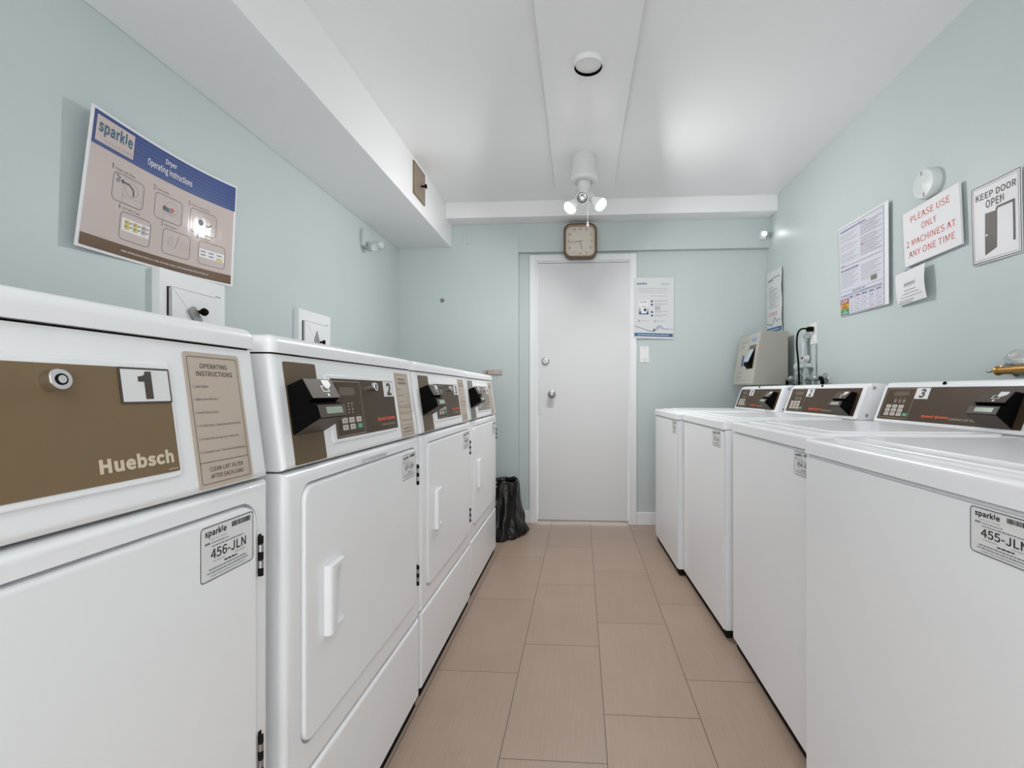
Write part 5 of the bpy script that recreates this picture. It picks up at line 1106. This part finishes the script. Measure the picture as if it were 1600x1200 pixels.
MB().tube([W2(cord, p) for p in ((1.417, 3.016, 1.440), (1.385, 3.03, 1.440), (1.372, 3.05, 1.41), (1.370, 3.055, 1.34), (1.374, 3.045, 1.24), (1.376, 3.04, 1.15), (1.376, 3.04, 1.02))], 0.0055, M_BLK, 8).build('cable', cord)
pp = thing('mint_pipe', 'mint-painted pipe with elbow and clamp running below the wall outlet', 'pipe', (XR, 3.075, 1.02))
def PL(*p): return W2(pp, p)
MB().tube([PL(1.43, 3.045, 1.405), PL(1.43, 3.075, 1.400), PL(1.43, 3.090, 1.37)], 0.020, M_WALL, 14, sub=8).build('elbow', pp)
MB().cyl(PL(1.43, 3.090, 1.375), PL(1.43, 3.075, 1.25), 0.017, M_WALL, 16).cyl(PL(1.43, 3.06, 1.22), PL(1.43, 3.06, 1.02), 0.015, M_WALL, 16).build('riser', pp)
MB().cyl(PL(1.43, 3.16, 1.212), PL(1.43, 2.985, 1.212), 0.014, M_WALL, 16).lathe([(0.024, 0), (0.026, 0.012), (0.02, 0.022), (0, 0.022)], PL(1.43, 3.185, 1.212), (0, -1, 0), M_WALL, 18).build('branch', pp)
MB().lathe([(0.020, -0.014), (0.022, 0), (0.020, 0.02), (0, 0.022)], PL(1.435, 3.075, 1.262), (-1, 0, 0), M_PLW, 16).lathe([(0.008, 0), (0.006, 0.004), (0, 0.004)], PL(1.413, 3.075, 1.262), (-1, 0, 0), M_DARK, 10).build('clamp', pp)
MB().cyl(PL(1.445, 2.985, 1.345), PL(1.445, 2.985, 1.02), 0.006, M_WALL, 10).build('thin_conduit', pp)

def valve(label, Y, z, body, x=1.41, mirror=1, name='water_valve'):
    t = thing(name, label, 'valve', (XR, Y, z), -PI / 2, 'water valves behind the washers')
    # stub out of the wall with escutcheon, body along the wall, round handwheel, hose end down
    MB().lathe([(0.032, 0), (0.030, 0.006), (0.014, 0.012), (0.012, 0.05), (0, 0.05)], (0, 0, 0), (0, -1, 0), body, 22).build('wall_flange', t)
    MB().cyl((-0.06 * mirror, -0.055, 0), (0.05 * mirror, -0.055, 0), 0.015, body, 18).cyl((0.0, -0.03, 0), (0.0, -0.055, 0), 0.014, body, 16).ball((0.0, -0.055, 0), 0.022, body).build('body', t)
    MB().cyl((-0.055 * mirror, -0.055, 0.0), (-0.095 * mirror, -0.055, 0.0), 0.0055, M_STL, 10).lathe([(0.010, 0), (0.026, 0.003), (0.028, 0.010), (0.022, 0.014), (0.008, 0.012), (0, 0.012)], (-0.095 * mirror, -0.055, 0.0), (-mirror, 0, 0), body, 22).build('handwheel', t)
    MB().tube([(0.05 * mirror, -0.055, 0), (0.066 * mirror, -0.055, -0.012), (0.07 * mirror, -0.055, -0.06), (0.07 * mirror, -0.05, -0.12)], 0.011, M_BLK, 12).build('hose', t)
    return t
M_VAL = mat('painted_valve_metal', (0.42, 0.45, 0.44), 0.25, metal=0.75)
valve('grey-green metal valve left of the black cord, above the farthest washer', 3.205, 1.135, M_VAL, mirror=-1)
valve('grey-green metal valve right of the black cord with flange against the wall', 2.880, 1.130, M_VAL)
# brass valve with chrome wall flange above the third washer
bv_ = thing('brass_valve', 'brass valve with steel stem and round wall flange above third washer', 'valve', (XR, 1.575, 1.120), -PI / 2)
MB().lathe([(0.046, 0), (0.045, 0.008), (0.032, 0.022), (0.014, 0.030), (0.013, 0.055), (0, 0.055)], (-0.082, 0, 0.026), (0, -1, 0), M_CHR, 28).build('wall_flange', bv_)
q = MB().cyl((-0.085, -0.060, 0), (-0.020, -0.060, 0), 0.013, M_BRS, 20).lathe([(0.013, 0), (0.016, 0.006), (0.016, 0.014), (0.010, 0.018), (0, 0.018)], (-0.075, -0.06, 0), (-1, 0, 0), M_BRS, 20)
q.cyl((-0.02, -0.06, 0), (0.09, -0.06, 0.0), 0.016, M_BRS, 20).cyl((0.01, -0.02, 0.0), (0.01, -0.06, 0), 0.012, M_BRS, 16); q.build('body', bv_)
MB().cyl((-0.09, -0.060, 0), (-0.112, -0.060, 0), 0.003, M_BRS, 10).lathe([(0.003, 0), (0.006, 0.006), (0.006, 0.016), (0.0, 0.028)], (-0.110, -0.06, 0), (-1, 0, 0), M_STL, 12).build('stem', bv_)
MB().cyl((-0.015, -0.066, -0.006), (0.045, -0.066, -0.006), 0.008, M_STL, 12).build('lever', bv_)
MB().tube([(0.07, -0.06, -0.01), (0.07, -0.06, -0.05), (0.07, -0.055, -0.12)], 0.011, M_BLK, 12).build('hose', bv_)

# round detector on the right wall
dt = thing('wall_detector', 'round mint-white heat detector above the red-lettered sign on right wall', 'detector', (XR, 2.045, 1.912), -PI / 2)
M_DET = mat('mint_white_plastic', (0.66, 0.70, 0.69), 0.4)
MB().lathe([(0.061, 0), (0.061, 0.026), (0.056, 0.034), (0.040, 0.036), (0.036, 0.033), (0.024, 0.034), (0.014, 0.040), (0.0, 0.041)], (0, 0, 0), (0, -1, 0), M_DET, 40).build('body', dt)
for a in (PI / 2 + 0.15, -PI / 2 + 0.15):
    MB().box((0.046 * math.cos(a) - 0.003, -0.0365, 0.046 * math.sin(a) - 0.008), (0.046 * math.cos(a) + 0.003, -0.0345, 0.046 * math.sin(a) + 0.008), M_GINK, 0.001, 2).build('slot', dt)

# ---------------------------------------------------------------- garbage bin in a black bag
def bag():
    n, rows = 96, 46
    prof = [(0.195, 0.0), (0.205, 0.015), (0.20, 0.035), (0.182, 0.07), (0.168, 0.13), (0.152, 0.21), (0.142, 0.29), (0.138, 0.36), (0.134, 0.385), (0.126, 0.398), (0.118, 0.395), (0.112, 0.37), (0.110, 0.30)]
    vs_ = []; fs = []; rnd = random.Random(5)
    ph = [rnd.uniform(0, 6.28) for _ in range(12)]
    def R(t):
        k = t * (len(prof) - 1); i = min(int(k), len(prof) - 2); f = k - i
        return [prof[i][j] * (1 - f) + prof[i + 1][j] * f for j in (0, 1)]
    for i in range(rows):
        r, z = R(i / (rows - 1))
        for k in range(n):
            a = 2 * PI * k / n
            low = max(0.0, 1 - z / 0.30)
            d = 0.007 * math.sin(5 * a + ph[0] + 9 * z) + 0.005 * math.sin(11 * a + ph[1] - 16 * z) + 0.004 * math.sin(17 * a + ph[2] + 30 * z * math.sin(a + ph[4])) + 0.0025 * math.sin(29 * a + ph[3] + 22 * z)
            d += low * (0.012 * math.sin(3 * a + ph[5]) + 0.006 * math.sin(40 * z + 4 * a + ph[6]))
            rr_ = r + d * (0.5 + 0.9 * low)
            zz = z + (0.004 * math.sin(7 * a + ph[7]) if z > 0.02 else 0) + (0.007 * math.sin(3 * a + ph[8]) if z > 0.3 else 0)
            vs_.append((rr_ * math.cos(a), rr_ * math.sin(a), max(0.001, zz)))
    for i in range(rows - 1):
        for k in range(n):
            j = (k + 1) % n; fs.append((i * n + k, i * n + j, (i + 1) * n + j, (i + 1) * n + k))
    return vs_, fs
M_BAG = mat('black_bag_plastic', (0.004, 0.0035, 0.003), 0.22, bump=0.9, bscale=38, spec=0.38)
tb = thing('garbage_bin', 'small bin wrapped in a shiny black garbage bag beside the farthest dryer', 'garbage bin', (-0.582, 3.470, 0))
v_, f_ = bag()
MB().add(v_, f_, M_BAG).build('bag', tb, angle=180)
MB().lathe([(0.0, 0.004), (0.098, 0.004), (0.104, 0.33), (0.100, 0.33), (0.094, 0.012), (0.0, 0.012)], (0, 0, 0), (0, 0, 1), M_BLK, 32).build('bin', tb)
